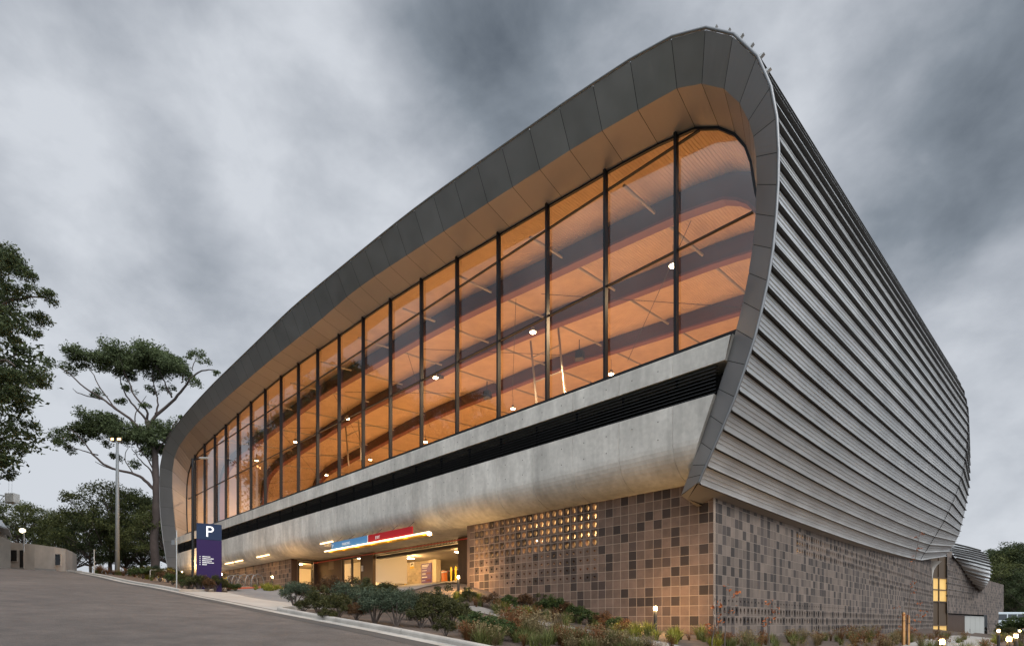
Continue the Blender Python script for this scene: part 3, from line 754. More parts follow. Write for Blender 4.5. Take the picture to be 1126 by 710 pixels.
uo = at(410, 600, 'v', VB)[0]; up_ = at(505, 600, 'v', VB)[0]
mb = MB()
mb.sbox(uo, ud2 - 0.02, VB, VB + 0.25, 2.0, 5.44); mb.sbox(ud + 0.02, 37.26, VB, VB + 0.25, 2.0, 5.44); mb.sbox(ud2 - 0.02, ud + 0.02, VB, VB + 0.25, dz + 0.06, 5.44)
# return wall with the lit doorway
w0 = at(326.5, 640, 'u', 37.28)[1]; w1 = at(345.5, 640, 'u', 37.28)[1]; wz = at(336, 616, 'u', 37.28)[2]
mb.sbox(37.26, 37.5, 0.05, w0, 2.0, 5.44); mb.sbox(37.26, 37.5, w1, VB + 0.25, 2.0, 5.44); mb.sbox(37.26, 37.5, w0, w1, wz + 0.02, 5.44)
mb.build('entrance_lining', m_brown, hall); mb = MB(); mb.sbox(14.45, up_, VB - 0.1, VB + 0.3, 2.0, 5.44); mb.sbox(14.42, 14.7, 0.35, VB - 0.102, 1.0, 5.44)
mb.build('entrance_pier', m_brown, hall)
def door(name, fn, a, b, z0, z1, leaves, glassm, label=None):
    """fn(s, d, z): s across, d out of the wall"""
    fr = MB()
    def bx(mb, s0, s1, d0, d1, zz0, zz1, mi=0): mb.boxpts([fn(s0, d0, zz0), fn(s1, d0, zz0), fn(s1, d1, zz0), fn(s0, d1, zz0), fn(s0, d0, zz1), fn(s1, d0, zz1), fn(s1, d1, zz1), fn(s0, d1, zz1)], mi)
    t = 0.09
    bx(fr, a - t, a, -0.05, 0.06, z0, z1 + t); bx(fr, b, b + t, -0.05, 0.06, z0, z1 + t); bx(fr, a, b, -0.05, 0.06, z1, z1 + t)
    d = fr.build(name, m_brownf, hall)
    if label: d['label'] = label
    n = leaves; w = (b - a) / n
    for k in range(n):
        s0, s1 = a + w * k + 0.01, a + w * (k + 1) - 0.01; st = 0.13
        lf = MB(); bx(lf, s0, s0 + st, -0.1, -0.05, z0, z1 - 0.01); bx(lf, s1 - st, s1, -0.1, -0.05, z0, z1 - 0.01); bx(lf, s0 + st, s1 - st, -0.1, -0.05, z1 - 0.16, z1 - 0.01); bx(lf, s0 + st, s1 - st, -0.1, -0.05, z0, z0 + 0.18)
        lf.build('door_leaf', m_blackf, d)
        q4 = [fn(s0 + st, -0.08, z0 + 0.18), fn(s1 - st, -0.08, z0 + 0.18), fn(s1 - st, -0.08, z1 - 0.16), fn(s0 + st, -0.08, z1 - 0.16)]; nq = np.cross(np.subtract(q4[1], q4[0]), np.subtract(q4[3], q4[0])); q4 = q4[::-1] if nq @ np.array(q4[0]) > 0 else q4   # outward face to the street
        gl = MB(); gl.quad(*q4); gl.build('glass', glassm, d)
    hd = MB(); s_ = a + w + (0.09 if n == 2 else -0.12) if n == 2 else b - 0.1
    hd.tube([fn(s_, -0.01, z0 + 0.75), fn(s_, 0.03, z0 + 0.8), fn(s_, 0.03, z0 + 1.25), fn(s_, -0.01, z0 + 1.3)], 0.018, 6); hd.build('handle', m_tube, d)
    return d
door('entrance_door', lambda s, d, z: P(s, VB - d, z), ud2 + 0.09, ud - 0.09, FLz, dz - 0.05, 2, m_dglass)
door('entrance_door', lambda s, d, z: P(37.28 - d, s, z), w0 + 0.09, w1 - 0.09, FLz, wz - 0.05, 1, m_dglass, 'single glazed door lit bright white from behind')
# lobby behind the doors: pale walls and a lit ceiling panel
mb = MB(); mb.sbox(uo + 0.05, 45, VB + 3.0, VB + 3.2, FLz, 5.44); mb.sbox(44.8, 45, 0.4, VB + 3.0, FLz, 5.44); mb.sbox(uo - 0.0, uo + 0.2, VB + 0.26, VB + 3.0, FLz, 5.44)
mb.sbox(37.6, 44.7, 0.3, 0.4, FLz, 5.44); mb.build('lobby_wall', m_white, hall)
# car park: floor slab, soffit, back and side walls, short block wall with the pay sign
mb = MB(); mb.sbox(0.3, 70, 6.0, 52, 2.85, FLz); mb.boxpts([P(0.3, 2.3, 2.2), P(37.2, 2.3, 2.2), P(37.2, 5.995, 2.8), P(0.3, 5.995, 2.8), P(0.3, 2.3, 2.55), P(37.2, 2.3, 2.55), P(37.2, 5.995, FLz), P(0.3, 5.995, FLz)]); mb.sbox(37.3, 70, 0.4, 5.995, 2.6, FLz); mb.build('car_park_floor', m_slab, hall)
mb = MB(); mb.sbox(0.3, 69.5, 2.62, 54, 5.468, 5.7); mb.sbox(0.3, 14.1, 0.25, 2.61, 5.4, 5.46); mb.sbox(37.6, 69, 0.25, 2.61, 5.4, 5.46); mb.build('car_park_soffit', m_soff, hall)
mb = MB(); mb.sbox(0.4, 69, 26, 26.2, -1, 5.46); mb.sbox(14.8, 15.0, VB + 0.4, 26, FLz, 5.46) if 0 else None
mb.sbox(60, 60.2, 5.6, 26, FLz, 5.46); mb.build('car_park_wall', m_lblock, hall)
mb = MB(); mb.sbox(0.5, 14, 0.5, 52, 0.0, 0.2); mb.sbox(5.5, 5.7, 0.8, 52, -1, 2.84); mb.build('undercroft_wall', mat('red_brick_lining', (0.26, 0.10, 0.06), 0.9, noise=0.2, scale=2), hall)
uq = at(423, 640, 'v', 9.0)[0]; ur_ = at(472, 640, 'v', 9.0)[0]; us2 = at(480.5, 640, 'v', 9.0)[0]
m_course = mat('block_course', (0.46, 0.39, 0.29), 0.9, noise=0.1, scale=2, tint=True)
mb = MB(); rg = random.Random(5); mb.sbox(ur_, uq, 9.02, 9.3, FLz, 5.46, 1)
for r in range(12):
    z0 = FLz + r * 0.195; s = ur_ + (0.2 if r % 2 else 0.0)
    if r % 2: mb.sbox(ur_ + 0.002, s - 0.01, 9.0, 9.02, z0, z0 + 0.185, 0, 0.8 + 0.3 * rg.random())
    while s < uq - 0.42: mb.sbox(s, s + 0.385, 9.0, 9.02, z0, z0 + 0.185, 0, 0.75 + 0.4 * rg.random()); s += 0.395
mb.build('sign_wall', [m_course, m_lblock], hall)
mb = MB(); mb.sbox(us2, ur_ - 0.003, 8.9, 9.4, FLz, 5.46); mb.build('pale_column', mat('cream_paint', (0.62, 0.54, 0.40), 0.7, noise=0.05), hall); mb = MB(); mb.sbox(uq + 0.003, uq + 0.75, 8.7, 9.4, FLz, 5.46); mb.build('pale_column', mat('cream_paint', (0.62, 0.54, 0.40), 0.7, noise=0.05), hall)
# shutter head with its grille of vertical bars
mb = MB(); mb.sbox(up_ + 0.02, uo - 0.02, VB + 0.3, VB + 0.7, 4.93, 5.12)
mb.sbox(up_ + 0.02, uo - 0.02, VB + 0.05, VB + 0.12, 5.14, 5.17); b_ = mb.build('shutter_head', m_blackf, hall)
mb = MB()
for u in np.arange(up_ + 0.1, uo - 0.1, 0.16): mb.sbox(u, u + 0.035, VB + 0.07, VB + 0.10, 5.17, 5.42)
mb.build('grille', m_blackf, b_)
mb = MB(); mb.tube([P(14.9, 1.9, 5.2), P(37.0, 1.9, 5.2)], 0.035, 8); mb.build('sprinkler_pipe', mat('red_pipe', (0.5, 0.05, 0.03), 0.5), hall)
# small fittings on the lining: notice plate, intercom
q = at(364.5, 621, 'v', VB)
mb = MB(); mb.sbox(q[0] - 0.45, q[0] + 0.45, VB - 0.03, VB - 0.004, q[2] - 0.35, q[2] + 0.35); mb.build('notice_plate', m_brownf, hall)
q = at(398.8, 624.5, 'v', VB)
mb = MB(); mb.sbox(q[0] - 0.09, q[0] + 0.09, VB - 0.07, VB - 0.004, q[2] - 0.22, q[2] + 0.22); mb.build('intercom', m_white, hall)
# recessed strip lamps along the curved beam
m_warm = mat('warm_lamp', (1, 0.8, 0.5), 0.5, emit=(1.0, 0.66, 0.30), estr=5.0)
m_warmw = mat('white_lamp', (1, 0.9, 0.75), 0.5, emit=(1.0, 0.84, 0.60), estr=14.0)
for x0, y0, x1, y1 in ((282.6, 608.5, 296, 605.2), (247.7, 612.5, 256.7, 610.8), (258.5, 610.4, 267, 608.4), (352.5, 595.2, 366, 591.8), (231, 616, 240, 614.4)):
    vv = -1.02; u_a = at(x0, y0, 'v', vv)[0]; u_b = at(x1, y1, 'v', vv)[0]; z_ = 6.75 - 1.28 * math.sin(math.acos(1 - (vv - VC) / 1.5)) - 0.03
    mb = MB(); mb.sbox(u_b, u_a, vv - 0.045, vv + 0.045, z_ - 0.02, z_ + 0.05); o = mb.build('strip_lamp', m_warm, hall)
    lamp('strip_glow', P((u_a + u_b) / 2, vv - 0.02, z_ - 0.08), 28, (1, 0.62, 0.28), 'AREA', abs(u_a - u_b), hall, rot=(0, 0, math.atan2(UD[1], UD[0])), sy=0.08)
# lit slot windows at the far end of the block base
# ================================================================ LAMPS INSIDE THE HALL AND CAR PARK
m_black = mat('black_metal', (0.02, 0.02, 0.021), 0.45, metal=0.3)
m_hb = mat('high_bay_lamp', (1, 0.95, 0.85), 0.5, emit=(1.0, 0.86, 0.62), estr=40.0)
ORD = ['first', 'second', 'third', 'fourth', 'fifth', 'sixth', 'seventh']
def highbay(p, label, power):
    t = thing('high_bay_light', label, 'ceiling lamp', p, math.atan2(UD[1], UD[0]), 'high bay lamps in the hall')
    b = MB(); b.lathe([(0.06, 0.32), (0.10, 0.30), (0.13, 0.12), (0.24, 0.06), (0.25, 0.0), (0.20, -0.01)], n=18); b.build('housing', m_tube, t, local=True)
    b = MB(); b.lathe([(0.19, -0.012), (0.17, -0.05), (0.08, -0.075)], n=18); b.build('lens', m_hb, t, local=True)
    b = MB(); b.tube([(0, 0, 0.32), (0, 0, 1.1)], 0.012, 5); b.build('drop_rod', m_black, t, local=True)
    lamp('lamp', (p[0], p[1], p[2] - 0.12), power, HALL_COL, 'SPOT', 0.18, t, spot=165)
HALL_COL = (1.0, 0.78, 0.53); HALL_W = 6000
r1 = [(740, 292), (586, 365), (479, 415), (382, 460), (324.8, 485.6), (282, 506)]
r2 = [(672, 411), (564, 449), (468, 485.6), (407, 505), (359, 522)]
for k, q in enumerate(r1): highbay(at(*q, 'v', 6.0)[3], f'bright round hall lamp, {ORD[k]} from the right in the upper row behind the glass', HALL_W)
for k, q in enumerate(r2): highbay(at(*q, 'v', 14.0)[3], f'bright round hall lamp, {ORD[k]} from the right in the lower row near the sill', HALL_W)
for k in range(5):   # the third row, deeper in the hall
    highbay(P(8 + 13 * k, 26, 19.6), 'bright round hall lamp in the deepest row of the hall', HALL_W)
# loudspeakers hung from the beams
def speaker(q, v, label):
    p = at(*q, 'v', v)[3]; t = thing('loudspeaker', label, 'speaker', p, math.atan2(UD[1], UD[0]) + 0.5, 'loudspeakers in the hall')
    b = MB(); b.boxpts([(-.34, -.2, -.3), (.34, -.2, -.3), (.26, .25, -.22), (-.26, .25, -.22), (-.34, -.28, .3), (.34, -.28, .3), (.26, .2, .3), (-.26, .2, .3)]); b.build('cabinet', m_black, t, local=True, bevel=0.02)
    b = MB(); b.tube([(0, 0, .3), (0, 0, 1.1)], 0.03, 6); b.build('bracket', m_black, t, local=True)
    b = MB(); b.lathe([(0.0, 0.0), (0.2, 0.0), (0.2, 0.01), (0.0, 0.012)], n=16); o = b.build('grille', m_mull, t, local=True); o.rotation_euler = (R(90), 0, 0); o.location = (0, -.262, 0)
speaker((637, 391), 9.8, 'black loudspeaker hung in the hall, seen in the third bay from the right')
speaker((535.5, 434), 9.8, 'black loudspeaker hung in the hall, seen low in the fifth bay from the right')
speaker((483, 412), 9.5, 'black loudspeaker hung in the hall beside the third upper lamp')
# basketball backstop frame folded up among the beams
def backstop(q0, q1, v, label):
    t = thing('basketball_backstop', label, 'backstop', at(*q0, 'v', v)[3], 0, 'folded backstops in the hall')
    a = at(*q0, 'v', v)[3]; b_ = at(*q1, 'v', v)[3]
    for d in (0, 1):
        x0 = Vector(a) + Vector((UD[0], UD[1], 0)) * (-2.6 * d); x1 = Vector(b_) + Vector((UD[0], UD[1], 0)) * (-2.6 * d)
        m_ = MB(); m_.tube([x0, x1], 0.075, 8); m_.build('post', m_tube, t)
    for f in (0.25, 0.62):
        x0 = Vector(a).lerp(Vector(b_), f); m_ = MB(); m_.tube([x0, x0 + Vector((UD[0], UD[1], 0)) * -2.6], 0.05, 6); m_.build('crossbar', m_tube, t)
backstop((583.5, 375), (590.5, 448), 9.2, 'pale steel backstop frame hanging below the second upper lamp')
backstop((380, 468), (383.5, 512), 9.2, 'pale steel backstop frame hanging below the fourth upper lamp')
# car park battens
m_batten = mat('batten_lamp', (1, 0.95, 0.85), 0.5, emit=(1.0, 0.88, 0.66), estr=16)
CP_COL = (1.0, 0.60, 0.24)
def batten(p, label, power, L_=1.3, rz=None):
    t = thing('batten_light', label, 'batten lamp', p, math.atan2(VD[1], VD[0]) if rz is None else rz, 'fluorescent battens in the car park')
    b = MB(); b.box((0, 0, 0.04), (L_ / 2, 0.09, 0.035)); b.build('body', m_white, t, local=True)
    for s in (-1, 1):
        b = MB(); b.tube([(-L_ / 2, s * 0.06, -0.02), (L_ / 2, s * 0.06, -0.02)], 0.022, 8); b.build('tube', m_batten, t, local=True)
    lamp('lamp', (p[0], p[1], p[2] - 0.12), power * 1.15, CP_COL, 'POINT', 0.15, t)
q = at(481, 617, 'z', 2.0)
batten(at(481, 617.2, 'v', 17.0)[3], 'double fluorescent batten on the car park ceiling right of the pale column', 500, 1.5, rz=0.2)
batten(at(451.5, 613.5, 'v', 6.0)[3], 'small lit batten under the shutter head above the camera notice', 420, 0.6)
batten(at(503.5, 606.5, 'v', 5.5)[3], 'small lit batten beside the brown pier', 300, 0.5)
k = 0
for u in (2.2, 7, 12):
    for v in (3.0, 8): batten(P(u, v, 4.75), 'fluorescent batten behind the pierced blocks', 1000, 1.3)
for u in (22, 31, 42, 52): batten(P(u, 16, 5.36), 'fluorescent batten in the depth of the car park', 400, 1.3)
batten(P(33, 5.6, 5.36), 'fluorescent batten over the pay sign wall', 450, 1.3); batten(P(50, 2.5, 5.36), 'fluorescent batten behind the left block wall', 350)
batten(P(40.5, 1.8, 5.36), 'lit batten in the lobby behind the white door', 900); batten(P(32, VB + 1.6, 5.36), 'lit batten in the lobby behind the double door', 450)
for v in (8, 20, 32, 44): lamp('undercroft_lamp', P(3, v, 1.9), 18, (1, 0.45, 0.18), 'POINT', 0.2, hall)

# ================================================================ SIGNS
m_blue = mat('blue_sign', (0.10, 0.28, 0.52), 0.45); m_redS = mat('red_sign', (0.45, 0.015, 0.02), 0.45); m_amber = mat('amber_board', (0.72, 0.42, 0.02), 0.5)
m_signw = mat('sign_white', (0.82, 0.82, 0.80), 0.5)
vs_ = -1.62
sA = at(365, 598.5, 'v', vs_); sM = at(404.9, 592, 'v', vs_); sB = at(453.7, 582.5, 'v', vs_); zt = at(404.9, 588.3, 'v', vs_)[2]; zb_ = at(404.9, 596.3, 'v', vs_)[2]
t = thing('hanging_sign', 'long blue and red hanging sign with lamp tube reading PARKING and EXIT above the entrance', 'sign', P(sM[0], vs_, zb_))
mb = MB(); mb.sbox(sM[0] + 0.03, sA[0], vs_ - 0.04, vs_ + 0.04, zb_, zt); mb.build('blue_panel', m_blue, t)
mb = MB(); mb.sbox(sB[0], sM[0] - 0.03, vs_ - 0.04, vs_ + 0.04, zb_, zt); mb.build('red_panel', m_redS, t)
mb = MB(); mb.sbox(sM[0] - 0.029, sM[0] + 0.029, vs_ - 0.045, vs_ + 0.045, zb_, zt + 0.02); mb.build('divider', m_signw, t)
la = at(357, 605.5, 'v', vs_ - 0.1); lb = at(471.5, 585.5, 'v', vs_ - 0.1); zl = zb_ - 0.07
mb = MB(); mb.tube([P(la[0], vs_ - 0.1, zl), P(lb[0], vs_ - 0.1, zl)], 0.045, 10); mb.build('lamp_tube', mat('sign_lamp', (1, .9, .7), .5, emit=(1.0, 0.68, 0.33), estr=3.4), t)
mb = MB(); mb.sbox(lb[0] + 0.4, la[0] - 0.4, vs_ + 0.02, vs_ + 0.5, zl - 0.08, zl - 0.03); mb.build('amber_board', m_amber, t)
mb = MB(); mb.lathe([(0.02, 0.1), (0.1, 0.08), (0.13, 0), (0.1, -0.08), (0.02, -0.1)], P(lb[0] - 0.05, vs_ - 0.1, zl - 0.1), 14); mb.build('end_lamp', m_warmw, t)
for u in np.linspace(sB[0] + 0.5, sA[0] - 0.5, 6):
    mb = MB(); mb.tube([P(u, vs_, zt - 0.02), P(u, -1.15, 6.0)], 0.015, 5); mb.build('hanger', m_black, t)
hs = zt - zb_
xw = (-UD[0], -UD[1], 0)
def on_front(u, v, z): return P(u, v, z)
text('P', hs * 0.75, frame_m(P(sA[0] - 0.12, vs_ - 0.046, zb_ + hs * 0.2), xw), m_signw, 'lettering', t, 0.006)
text('PARKING', hs * 0.55, frame_m(P(sA[0] - 1.5, vs_ - 0.046, zb_ + hs * 0.28), xw), m_signw, 'lettering', t, 0.006)
text('EXIT', hs * 0.55, frame_m(P(sM[0] - 0.9, vs_ - 0.046, zb_ + hs * 0.28), xw), m_signw, 'lettering', t, 0.006)
for f in np.linspace(0.05, 0.95, 7): lamp('sign_glow', P(la[0] + (lb[0] - la[0]) * f, vs_ - 0.1, zl - 0.16), 14, (1, 0.56, 0.20), 'POINT', 0.08, t)
# parking pylon
pz = ground(27.2, -9.5); pp = at(230, 640, 'd', 33.3)[3]; pu, pv = UV(pp[0], pp[1]); pz = ground(pu, pv)
t = thing('parking_pylon', 'tall purple and blue pylon sign with a white letter P', 'sign', (pp[0], pp[1], pz), 0)
yaw = 0.56
ex = Vector((math.cos(yaw), math.sin(yaw), 0)); ey = Vector((-ex.y, ex.x, 0)); W_ = 24.5 / F * 33.3 / math.cos(0.15) / 2 * 0.98
ztop = (HZ - 575.8) / F * 33.3
def pbox(a0, a1, d0, d1, z0, z1):
    b = MB(); q = [Vector((pp[0], pp[1], 0)) + ex * a + ey * d for a, d in ((a0, d0), (a1, d0), (a1, d1), (a0, d1))]
    b.boxpts([(p.x, p.y, z0) for p in q] + [(p.x, p.y, z1) for p in q]); return b
zs = (HZ - 593.5) / F * 33.3
pbox(-W_, W_, -0.11, 0.11, pz - 0.2, zs - 0.004).build('purple_panel', mat('purple_sign', (0.024, 0.009, 0.062), 0.5, spec=0.2), t, bevel=0.01)
pbox(-W_, W_, -0.11, 0.11, zs + 0.004, ztop).build('blue_panel', mat('navy_sign', (0.009, 0.022, 0.060), 0.5, spec=0.25), t, bevel=0.01)
def pl(a, d, z): q = Vector((pp[0], pp[1], 0)) + ex * a + ey * d; return (q.x, q.y, z)
hP = 0.62
o = text('P', 0.92, frame_m(pl(-0.22, -0.118, zs + 0.19), ex), mat('lit_white', (0.9, 0.9, 0.9), 0.5, emit=(1, 1, 1), estr=0.5), 'letter_p', t, 0.012)
for v_ in o.data.vertices: pass
b = o.modifiers.new('fat', 'SOLIDIFY'); b.thickness = 0.0
o2 = MB(); rg = random.Random(3)
for k, w in enumerate((0.36, 0.50, 0.42, 0.52, 0.18)):
    z_ = (HZ - 612.6) / F * 33.3 - k * 0.118; a = -W_ + 0.30
    o2.f += []; bb = pbox(-W_ + 0.16, -W_ + 0.20, -0.116, -0.112, z_, z_ + 0.055); o2.add(bb.v, bb.f)
    while a < -W_ + 0.30 + w + 0.05:
        l = 0.035 + rg.random() * 0.03; bb = pbox(a, a + l, -0.116, -0.112, z_, z_ + 0.05 + 0.015 * (rg.random() > .6)); o2.add(bb.v, bb.f); a += l + 0.012
o2.build('small_print', m_signw, t)
# pay sign on the block wall, notice with a camera mark
def wall_sign(px0, py0, px1, py1, v, name, label, mats):
    a = at(px0, py1, 'v', v); c = at(px1, py0, 'v', v); t = thing(name, label, 'sign', P((a[0] + c[0]) / 2, v, a[2])); mb = MB(); mb.sbox(c[0], a[0], v - 0.03, v, a[2], c[2]); mb.build('panel', mats, t); return t, c[0], a[0], a[2], c[2]
m_purple = mat('violet_sign', (0.09, 0.045, 0.19), 0.45)
t, a, c, z0, z1 = wall_sign(463.6, 618.2, 474.8, 643.2, 8.85, 'tariff_board', 'purple tariff board on the wall inside the car park entrance', m_purple)
mb = MB(); rg = random.Random(8); w = c - a; h = z1 - z0
for k, (fz, wl, th) in enumerate(((.90, .62, .045), (.84, .55, .045), (.78, .5, .02), (.66, .42, .025), (.52, .3, .025), (.48, .3, .02), (.34, .45, .05), (.20, .3, .025), (.05, .7, .02))):
    s = c - 0.08 * w
    end = s - wl * w
    while s > end: l = (0.03 + 0.03 * rg.random()) * w; mb.sbox(s - l, s, 8.812, 8.818, z0 + fz * h, z0 + (fz + th) * h); s -= l + 0.012 * w
mb.build('small_print', m_signw, t)
mb = MB()
for fz in (.49, .17): mb.sbox(a + 0.08 * w, a + 0.5 * w, 8.811, 8.818, z0 + fz * h, z0 + (fz + .09) * h)
mb.build('price_panel', mat('dark_red_panel', (0.12, 0.02, 0.02), 0.5), t)
t, a, c, z0, z1 = wall_sign(451.2, 617.3, 455.6, 624.8, 8.97, 'camera_notice', 'small white and yellow notice with a camera symbol on the pale block wall', m_signw)
mb = MB(); mb.sbox(a, c, 8.93, 8.938, z0, z0 + 0.3 * (z1 - z0)); mb.build('yellow_strip', m_yellow, t)
mb = MB(); w = c - a; h = z1 - z0; mb.sbox(a + .25 * w, a + .75 * w, 8.93, 8.938, z0 + .58 * h, z0 + .78 * h); mb.sbox(a + .62 * w, a + .8 * w, 8.93, 8.937, z0 + .45 * h, z0 + .57 * h); mb.build('camera_symbol', m_black, t)
t, a, c, z0, z1 = wall_sign(493.8, 619, 500.3, 623.5, 20.0, 'exit_light', 'lit white and green exit box hanging from the car park ceiling', mat('exit_lamp', (.8, .9, .8), .5, emit=(0.75, 1.0, 0.75), estr=2.5))
mb = MB(); mb.sbox(a + .2, a + .45, 19.96, 19.968, z0 + .15, z1 - .15); mb.build('running_figure', mat('exit_green', (0.02, 0.25, 0.06), .5), t)
mb = MB(); mb.tube([P((a + c) / 2, 20, z1), P((a + c) / 2, 20, 5.46)], 0.015, 5); mb.build('hanger', m_black, t)
# yellow steel posts and boom gate
def ypost(q, v, label, h=1.05):
    p = at(*q, 'v', v); t = thing('yellow_post', label, 'bollard', P(p[0], p[1], FLz), 0, 'yellow posts in the car park')
    b = MB(); b.tube([(0, 0, 0), (0, 0, h - 0.04)], 0.075, 12); b.lathe([(0.075, h - 0.04), (0.07, h - 0.01), (0.04, h + 0.015)], n=12); b.build('shaft', m_yellow, t, local=True)
    b = MB(); b.lathe([(0.14, 0.0), (0.14, 0.012), (0.09, 0.014)], n=12); b.build('base_plate', m_black, t, local=True)
ypost((445.5, 640), 8.4, 'yellow steel post against the pale block wall left of the tariff board', 1.15)
ypost((496.0, 640), 6.2, 'yellow steel post under the boom arm, the left of a pair'); ypost((501.0, 640), 6.2, 'yellow steel post nearest the brown pier, the right of a pair')
p = at(488.7, 640, 'v', 7.6); t = thing('boom_gate', 'orange boom gate cabinet with a white arm at the car park entry', 'boom gate', P(p[0], p[1], FLz))
b = MB(); b.sbox(p[0] - .2, p[0] + .2, p[1] - .16, p[1] + .16, FLz, FLz + 1.05); b.build('cabinet', mat('orange_paint', (0.62, 0.17, 0.03), 0.45), t, bevel=0.03)
b = MB(); b.sbox(p[0] - .22, p[0] + .22, p[1] - .18, p[1] + .18, FLz + 1.052, FLz + 1.1); b.build('lid', m_black, t)
b = MB(); b.tube([P(p[0] + .1, p[1] - .2, FLz + .9), P(p[0] - 2.7, p[1] - .2, FLz + 1.05)], 0.045, 8); b.build('arm', m_signw, t)
b = MB(); [b.tube([P(p[0] - .6 - .7 * k, p[1] - .2, FLz + .935 + .0375 * k), P(p[0] - .85 - .7 * k, p[1] - .2, FLz + .949 + .0375 * k)], 0.047, 8) for k in range(3)]; b.build('arm_band', m_redS, t)

# ================================================================ STREET FURNITURE
m_head = mat('bollard_lamp', (1, .9, .7), .5, emit=(1.0, 0.74, 0.42), estr=5)
m_steel = mat('galvanised_steel', (0.42, 0.43, 0.42), 0.5, metal=0.5, noise=0.08)
m_globe = mat('globe_lamp', (.9, .85, .7), .5, emit=(1.0, 0.85, 0.58), estr=3.0)
def bollard(q, label, d=None, h=None, base=None, power=14, r=0.07):
    """q: photo point of the lamp head"""
    if d is None:
        # stands on the ground: search the distance whose ground lies h below the head
        best = None
        for Y in np.arange(7, 95, 0.1):
            x, y, z = at(q[0], q[1], 'd', Y)[3]; u, v = UV(x, y); e = abs(z - ground(u, v) - h)
            if best is None or e < best[0]: best = (e, Y)
            if e < 0.02: break
        d = best[1]
    x, y, z = at(q[0], q[1], 'd', d)[3]; u, v = UV(x, y); g = ground(u, v); hh_ = max(0.4, z - g)
    t = thing('bollard_light', label, 'bollard light', (x, y, g), 0, 'lit garden bollards')
    b = MB(); b.lathe([(r * 1.3, -0.02), (r * 1.3, 0.02), (r, 0.025), (r, hh_ - 0.075)], n=16); b.build('post', m_black, t, local=True)
    b = MB(); b.lathe([(r * 0.92, hh_ - 0.074), (r * 0.92, hh_ + 0.055), (r * 0.5, hh_ + 0.07)], n=16); b.build('lamp_head', m_head, t, local=True)
    b = MB(); b.lathe([(r, hh_ + 0.072), (r, hh_ + 0.10), (r * 0.7, hh_ + 0.11)], n=16); b.build('cap', m_black, t, local=True)
    lamp('lamp', (x, y, g + hh_ + 0.3), power * 2, (1.0, 0.62, 0.26), 'POINT', 0.05, t)
    for a in range(3): lamp('lamp', (x + 0.16 * math.cos(a * 2.1 - 1.2), y + 0.16 * math.sin(a * 2.1 - 1.2), g + hh_), power * 2, (1.0, 0.60, 0.24), 'POINT', 0.05, t)
    return t
bollard((720.5, 668.5), 'lit black bollard in the grasses close to the block wall corner', h=0.95, power=38)
bollard((504, 634), 'lit black bollard on the mound beside the car park entrance', d=29.5, power=42)
bollard((299.5, 634), 'lit black bollard behind the red kerb near the bicycle racks', d=43.5, power=26)
bollard((200, 628.5), 'lit black bollard among shrubs at the foot of the far rim', d=60, power=110)
bollard((243.8, 631), 'lit black bollard half hidden behind the parking pylon', d=46, power=24)
bollard((1036, 705), 'lit black bollard in the grass in front of the yellow glazed bay', h=0.7, power=14)
bollard((1098, 693), 'lit black bollard left of the bright cluster beside the path', h=0.95, power=14)
bollard((1109.5, 702), 'lit black bollard nearest the camera in the cluster by the path', h=0.9, power=14)
bollard((1117, 698.5), 'lit black bollard in the middle of the cluster by the path', h=0.95, power=14)
bollard((1121, 693), 'lit black bollard farthest back in the cluster by the path', h=1.0, power=14)
# tall floodlight mast at the left
x, y, _ = at(129, 600, 'd', 62)[3]; u, v = UV(x, y); g = ground(u, v); zt = (HZ - 486) / F * 62
t = thing('floodlight_mast', 'tall grey tapered mast with two lit floodlights in front of the dark trees', 'mast', (x, y, g))
b = MB(); b.tube([(0, 0, 0), (0, 0, zt - g)], [0.25, 0.13], 12); b.build('pole', mat('grey_mast_paint', (0.20, 0.215, 0.22), 0.5), t, local=True, smooth=True)
b = MB(); b.box((0, 0, zt - g + 0.05), (0.55, 0.06, 0.06)); b.build('crossarm', m_steel, t, local=True)
for s, w in ((-1, 0.14), (1, 0.2)):
    b = MB(); b.box((s * 0.38, -0.12, zt - g + 0.28), (0.22, 0.14, 0.17)); f = b.build('floodlight', m_black, t, local=True)
    b = MB(); b.box((s * 0.38, -0.27, zt - g + 0.26), (w, 0.012, 0.13)); b.build('lens', mat('flood_lens', (1, .8, .5), .5, emit=(1.0, .55, .2), estr=4), f, local=True)
# slim posts and the street light beside the glazing
def pole(q, d, ytop, r, name, label, cat):
    x, y, _ = at(q, 600, 'd', d)[3]; u, v = UV(x, y); g = ground(u, v); zt = (HZ - ytop) / F * d
    t = thing(name, label, cat, (x, y, g)); b = MB(); b.tube([(0, 0, 0), (0, 0, zt - g)], r, 8); b.build('pole', m_steel if name != 'street_light' else m_mull, t, local=True); return t, zt - g
t, h = pole(103.5, 54, 604, 0.04, 'slim_post', 'slim bare steel post at the top of the kerb by the rusty grasses', 'post'); b = MB(); b.box((0, 0, h), (0.06, 0.06, 0.02)); b.build('cap', m_steel, t, local=True)
t, h = pole(194.3, 33.5, 583, 0.035, 'sign_post', 'slim steel sign post with a small pale plate at the kerb', 'sign post')
b = MB(); b.box((-0.2, -0.03, h - 0.72), (0.10, 0.008, 0.14)); b.build('plate', m_trim, t, local=True); b = MB(); b.box((0, 0, h), (0.045, 0.045, 0.015)); b.build('cap', m_steel, t, local=True)
t, h = pole(212, 46, 504, 0.11, 'street_light', 'dark slender street light with a short arm in front of the glazing', 'street light')
b = MB(); b.tube([(0, 0, h - 0.15), (0.7, -0.1, h - 0.02)], 0.04, 6); b.build('arm', m_mull, t, local=True); b = MB(); b.box((1.0, -0.14, h), (0.36, 0.14, 0.05)); b.build('lamp_head', m_steel, t, local=True, bevel=0.03)
